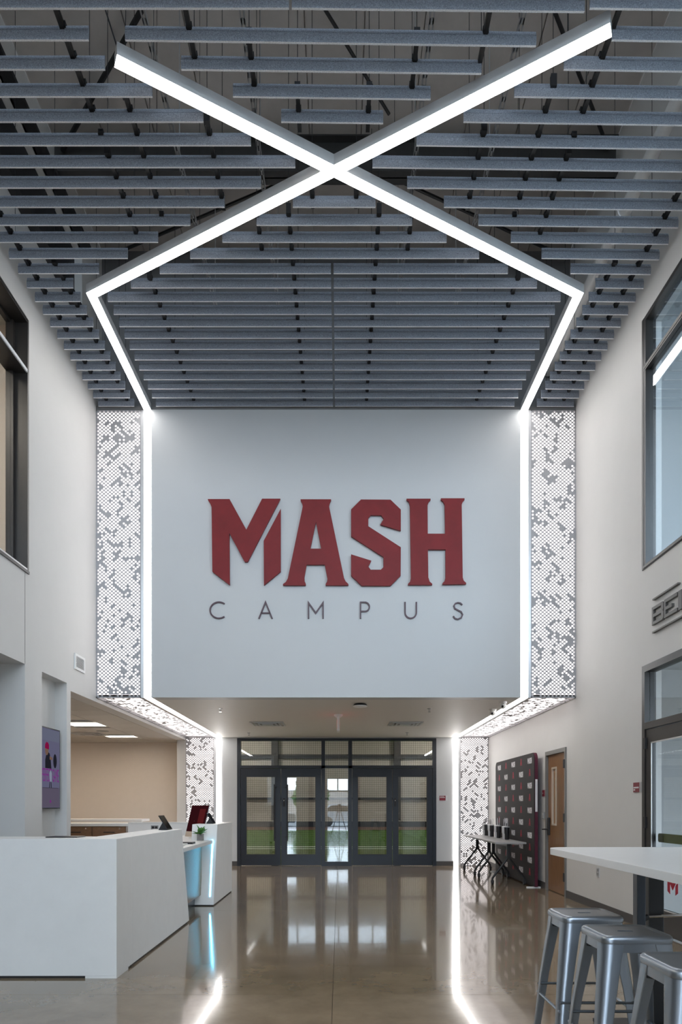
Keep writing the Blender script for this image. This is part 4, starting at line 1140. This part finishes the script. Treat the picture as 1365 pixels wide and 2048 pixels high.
# ================================================================== FLIP-TOP TABLES AND TUMBLERS
def flip_table(y0, y1, label):
    xa, xb, zt = 2.61, 3.12, .715
    t = thing('folding_table', ((xa + xb) / 2, (y0 + y1) / 2, 0), label, 'table', 'flip-top tables')
    bx('table_top', 'table_grey', xa, xb, y0, y1, zt - .028, zt, t, bevel=.003)
    for yy in (y0 + .17, y1 - .17):
        xm = (xa + xb) / 2
        L = MB().box(xm - .03, xm + .03, yy - .022, yy + .022, .43, zt - .028).build('post', 'black_steel', t, bevel=.008)
        for s in (-1, 1):
            xe = xm + s * .265
            lg = MB().tube([(xm + s * .012, yy, .47), (xm + s * .03, yy, .42), (xm + s * .09, yy, .34), (xm + s * .225, yy, .165), (xe, yy, .105), (xe, yy, .07)], .019, 8).build('leg', 'black_steel', t, smooth=True)
            cs = MB().tube([(xe - .018, yy, .038), (xe + .018, yy, .038)], .038, 16).box(xe - .024, xe + .024, yy - .02, yy + .02, .04, .075).build('caster', 'black_matte', lg)
    bx('stretcher', 'black_steel', (xa + xb) / 2 - .015, (xa + xb) / 2 + .015, y0 + .19, y1 - .19, zt - .08, zt - .03, t)
    bx('flip_latch', 'plastic_white', (xa + xb) / 2 + .06, (xa + xb) / 2 + .16, y0 + .12, y0 + .2, zt - .05, zt - .028, t)
flip_table(11.20, 12.64, 'narrow grey flip-top table on black caster legs, nearer of two')
flip_table(12.67, 14.10, 'narrow grey flip-top table on black caster legs, farther of two')
def tumbler(x, y, m, label, hstraw):
    z = .715
    t = thing('tumbler', (x, y, z), label, 'tumbler', 'tumblers on the grey tables')
    MB().lathe((x, y, z), [(.034, 0), (.037, .006), (.039, .10), (.046, .115), (.048, .20), (.049, .215)], 18).build('body', m, t, smooth=True)
    ld = MB().lathe((x, y, z + .215), [(.050, 0), (.050, .012), (.044, .017), (.02, .018)], 18).build('lid', 'plastic_grey' if m == 'tumbler_black' else 'plastic_white', t, smooth=True)
    MB().tube([(x + .012, y, z + .22), (x + .016, y, z + .22 + hstraw)], .0055, 8).build('straw', 'straw_clear' if hstraw > .12 else 'plastic_black', t, smooth=True)
    MB().tube([(x - .012, y, z + .22), (x - .018, y, z + .21 + hstraw)], .0045, 8).build('straw', 'straw_clear' if hstraw > .12 else 'plastic_black', t, smooth=True)
for i, yy in enumerate((12.1, 12.72, 13.28, 13.78)):
    nm = ['nearest', 'second nearest', 'third', 'farthest'][i]
    tumbler(3.02, yy, 'tumbler_black', f'black lidded tumbler with straw on the grey table, {nm} of the four', .155 if i < 2 else .13)
    tumbler(3.03, yy + .22, 'tumbler_white', f'white lidded tumbler behind a black one on the grey table, {nm} of four', .15 if i < 2 else .11)

# ================================================================== BAR TABLE
t = thing('bar_table', (1.86, 3.0, 0), 'white high bar table with rounded corners beside the metal stools', 'table')
def rrect(x0, x1, y0, y1, r, n=8):
    p = []
    for cx, cy, a0 in ((x1 - r, y1 - r, 0), (x0 + r, y1 - r, 90), (x0 + r, y0 + r, 180), (x1 - r, y0 + r, 270)):
        p += [(cx + r * math.cos(math.radians(a0 + 90 * i / n)), cy + r * math.sin(math.radians(a0 + 90 * i / n))) for i in range(n + 1)]
    return p
MB().extrude([rrect(1.372, 2.40, 1.5, 4.40, .13)], lambda a, c, d: (a, c, d), 1.012, 1.052).build('table_top', 'table_white', t, bevel=.003)
bx('post', 'post_lit_blue', 1.785, 1.835, 3.98, 4.04, .02, 1.012, t, bevel=.004)  # bluish tone paints this post as the lit one
bx('post', 'black_steel', 1.89, 1.98, 4.06, 4.12, .02, 1.012, t, bevel=.004)  # black paints the shadow side beside the lit post
bx('post', 'post_lit_blue', 1.785, 1.835, 1.85, 1.91, .02, 1.012, t, bevel=.004)
bx('foot_plate', 'black_steel', 1.60, 2.20, 3.92, 4.18, 0, .02, t)
bx('foot_plate', 'black_steel', 1.60, 2.20, 1.75, 2.0, 0, .02, t)
MB().tube([(1.82, 4.01, .665), (2.7, 4.08, .69)], .009, 8).build('cross_rod', 'chrome', t, smooth=True)
MB().tube([(1.80, 4.0, .645), (1.86, 4.01, .665)], .018, 8).build('rod_bracket', 'black_matte', t)
MB().tube([(2.02, 4.05, 1.01), (2.3, 4.0, .86), (2.55, 3.9, .70)], .012, 8).build('brace', 'black_steel', t, smooth=True)

# ================================================================== STOOLS
def make_stool(label):
    t = thing('bar_stool', (0, 0, 0), label, 'stool', 'gunmetal metal bar stools')
    H = .76; a = .155; r = .045
    # pressed seat: rim rounded over, recessed top with hand slot
    def ring(s, rad, z): return [(x, y, z) for x, y in rrect(-s, s, -s, s, rad, 6)]
    prof = [ring(a, r, H - .034), ring(a + .002, r, H - .02), ring(a, r, H - .009), ring(a - .006, r, H - .002), ring(a - .016, r - .008, H), ring(a - .024, r - .014, H - .001), ring(a - .03, r - .018, H - .004), ring(a - .036, r - .02, H - .005)]
    b = MB(); n = len(prof[0]); vs = [p for rg in prof for p in rg]
    fs = [(i * n + k, i * n + (k + 1) % n, (i + 1) * n + (k + 1) % n, (i + 1) * n + k) for i in range(len(prof) - 1) for k in range(n)]
    b.poly(vs, fs)
    top = [(p[0], p[1]) for p in prof[-1]]
    slot = [(x * 1.0, y * 1.0) for x, y in rrect(-.035, .035, -.013, .013, .0125, 4)]
    tri = tessellate_polygon([[Vector((*p, 0)) for p in top], [Vector((*p, 0)) for p in slot]])
    allp = top + slot
    b.poly([(p[0], p[1], H - .005) for p in allp], [tuple(q) for q in tri])
    b.poly([(p[0], p[1], H - .005) for p in slot] + [(p[0], p[1], H - .02) for p in slot], [(k, (k + 1) % len(slot), len(slot) + (k + 1) % len(slot), len(slot) + k) for k in range(len(slot))])
    b.build('seat', 'gunmetal', t, smooth=True)
    bx('slot_dark_plate', 'plastic_black', -.05, .05, -.03, .03, H - .03, H - .02, t)  # black plate added under the slot to paint the dark of the hole
    # apron under the rim
    ap = MB(); o1 = rrect(-a + .004, a - .004, -a + .004, a - .004, r, 6); o2 = rrect(-a + .007, a - .007, -a + .007, a - .007, r, 6)
    ap.extrude([o1, o2], lambda x, y, d: (x, y, d), H - .072, H - .03); ap.build('apron', 'gunmetal', t, smooth=True)
    # four flared legs, rounded corner channels that taper to the floor
    for sx in (-1, 1):
        for sy in (-1, 1):
            b = MB(); rings = []
            for z, half, wd, rad in ((H - .036, a - .002, .085, .042), (H - .10, a + .003, .075, .040), (.40, a + .033, .058, .034), (.03, a + .064, .040, .026), (0, a + .067, .038, .025)):
                pts = [(half - wd, half)] + [(half - rad + rad * math.sin(q), half - rad + rad * math.cos(q)) for q in [PI / 2 * i / 6 for i in range(7)]] + [(half, half - wd)]
                inn = [(p[0] - .003, p[1] - .003) for p in pts[::-1]]
                rings.append([(sx * p[0], sy * p[1], z) for p in pts + inn])
            n = len(rings[0]); vs = [p for rg in rings for p in rg]
            fs = [(i * n + k, i * n + (k + 1) % n, (i + 1) * n + (k + 1) % n, (i + 1) * n + k) for i in range(len(rings) - 1) for k in range(n)]
            b.poly(vs, fs)
            lg = b.build('leg', 'gunmetal', t, smooth=True)
            h0 = a + .045
            MB().tube([(sx * (a + .062), sy * (a + .062), 0), (sx * (a + .062), sy * (a + .062), .018)], .012, 8).build('foot_cap', 'plastic_black', lg)
            MB().tube([(sx * (a + .039), sy * (a + .039), .20), (sx * (a + .051), sy * (a + .051), .06)], .006, 6).build('stiffener', 'gunmetal', lg)
    # rungs and cross braces
    for z, hx in ((.335, a + .034),):
        for s in (-1, 1):
            MB().tube([(-hx, s * hx, z), (hx, s * hx, z)], .0075, 8).build('rung', 'gunmetal_dark', t, smooth=True)
            MB().tube([(s * hx, -hx, z - .045), (s * hx, hx, z - .045)], .0075, 8).build('rung', 'gunmetal', t, smooth=True)
    for s in (-1, 1):
        MB().tube([(-a + .03, -s * (a - .03), H - .09), (a - .03, s * (a - .03), H - .09)], .008, 8).build('cross_brace', 'gunmetal_dark', t, smooth=True)
    return t
st = make_stool('gunmetal bar stool farthest from the viewer in the row of three')
st.location = (1.337, 3.595, 0); WLOC[st.name] = Vector(st.location)
s2 = copy_tree(st, (1.335, 3.075, 0)); s2['label'] = 'gunmetal bar stool in the middle of the row of three'
s3 = copy_tree(st, (1.345, 2.475, 0)); s3['label'] = 'gunmetal bar stool at the lower right corner, nearest the viewer'

# ================================================================== BEHIND THE VIEWER, SEEN IN THE GLASS
t = thing('camera_tripod', (.046, -.12, 0), 'camera on a tripod mirrored in the rear glass doors', 'tripod')
for q in range(3):
    a_ = math.radians(270 + 120 * q)
    MB().tube([(.046 + .04 * math.cos(a_), -.12 + .04 * math.sin(a_), 1.16), (.046 + .42 * math.cos(a_), -.12 + .42 * math.sin(a_), 0)], [.018, .011], 8).build('leg', 'black_steel', t, smooth=True)
MB().tube([(.046, -.12, .9), (.046, -.12, 1.26)], .016, 8).build('column', 'black_steel', t)
MB().box(-.03, .122, -.16, -.09, 1.26, 1.375).build('camera_body', 'plastic_black', t, bevel=.008)
def car(x, y, m, label):
    t = thing('parked_car', (x, y, -.05), label, 'car', 'cars parked outside the entrance')
    side = [(-2.2, .25), (2.2, .25), (2.25, .6), (2.1, .85), (1.2, .95), (.5, 1.42), (-1.2, 1.45), (-1.9, 1.0), (-2.25, .92)]
    MB().extrude([side], lambda a, c, d: (x + a, d, c - .05), y - .85, y + .85).build('body', m, t, bevel=.05)
    win = [(1.0, .97), (.45, 1.34), (-1.15, 1.37), (-1.7, 1.0)]
    MB().extrude([win], lambda a, c, d: (x + a, d, c - .05), y - .86, y + .86).build('side_window', 'screen_black', t)
    for wx in (-1.4, 1.4):
        for wy in (y - .8, y + .8): MB().tube([(x + wx, wy - .1, .28), (x + wx, wy + .1, .28)], .33, 18).build('wheel', 'plastic_black', t)
    bx('tail_lamp', 'tail_red', x - 2.27, x - 2.2, y + .5, y + .87, .6, .78, t)
car(.7, -15.0, 'car_silver', 'silver parked car mirrored in the narrow centre pane')
car(-4.2, -15.2, 'car_grey', 'grey parked car mirrored in the second glass door')
def tree(x, y, h, label, seed):
    rnd = random.Random(seed)
    t = thing('tree', (x, y, -.05), label, 'tree', 'trees outside the entrance')
    MB().tube([(x, y, -.05), (x + .1, y, h * .3), (x, y, h * .6)], [.16, .12, .06], 8).build('trunk', 'bark', t)
    b = MB()
    for i in range(420):
        a = rnd.random() * 2 * PI; zz = rnd.uniform(.22, 1.0); rr_ = h * .26 * math.sin(PI * min(1, (zz - .15) / .95)) ** .8 * math.sqrt(rnd.random())
        c = Vector((x + rr_ * math.cos(a), y + rr_ * math.sin(a), zz * h)); s = rnd.uniform(.15, .32)
        u = Vector((rnd.uniform(-1, 1), rnd.uniform(-1, 1), rnd.uniform(-1, 1))).normalized(); w = u.orthogonal().normalized()
        b.poly([c + u * s, c + w * s * .6, c - u * s, c - w * s * .6], [(0, 1, 2, 3)])
    b.build('foliage', 'tree_leaf', t, fixn=False)
tree(2.2, -21, 4.2, 'leafy green tree mirrored right in the centre pane', 1)
tree(-1.6, -22, 3.2, 'low leafy tree mirrored left in the centre pane', 2)
tree(-6.2, -26, 9.0, 'tall tree mirrored at the top of the second glass door', 3)
tree(-4.0, -20, 3.6, 'bushy tree mirrored in the middle of the second glass door', 5)
kind(bx('wall_far_building', 'far_brick', -30, 30, -46, -45, -.05, 3.0))
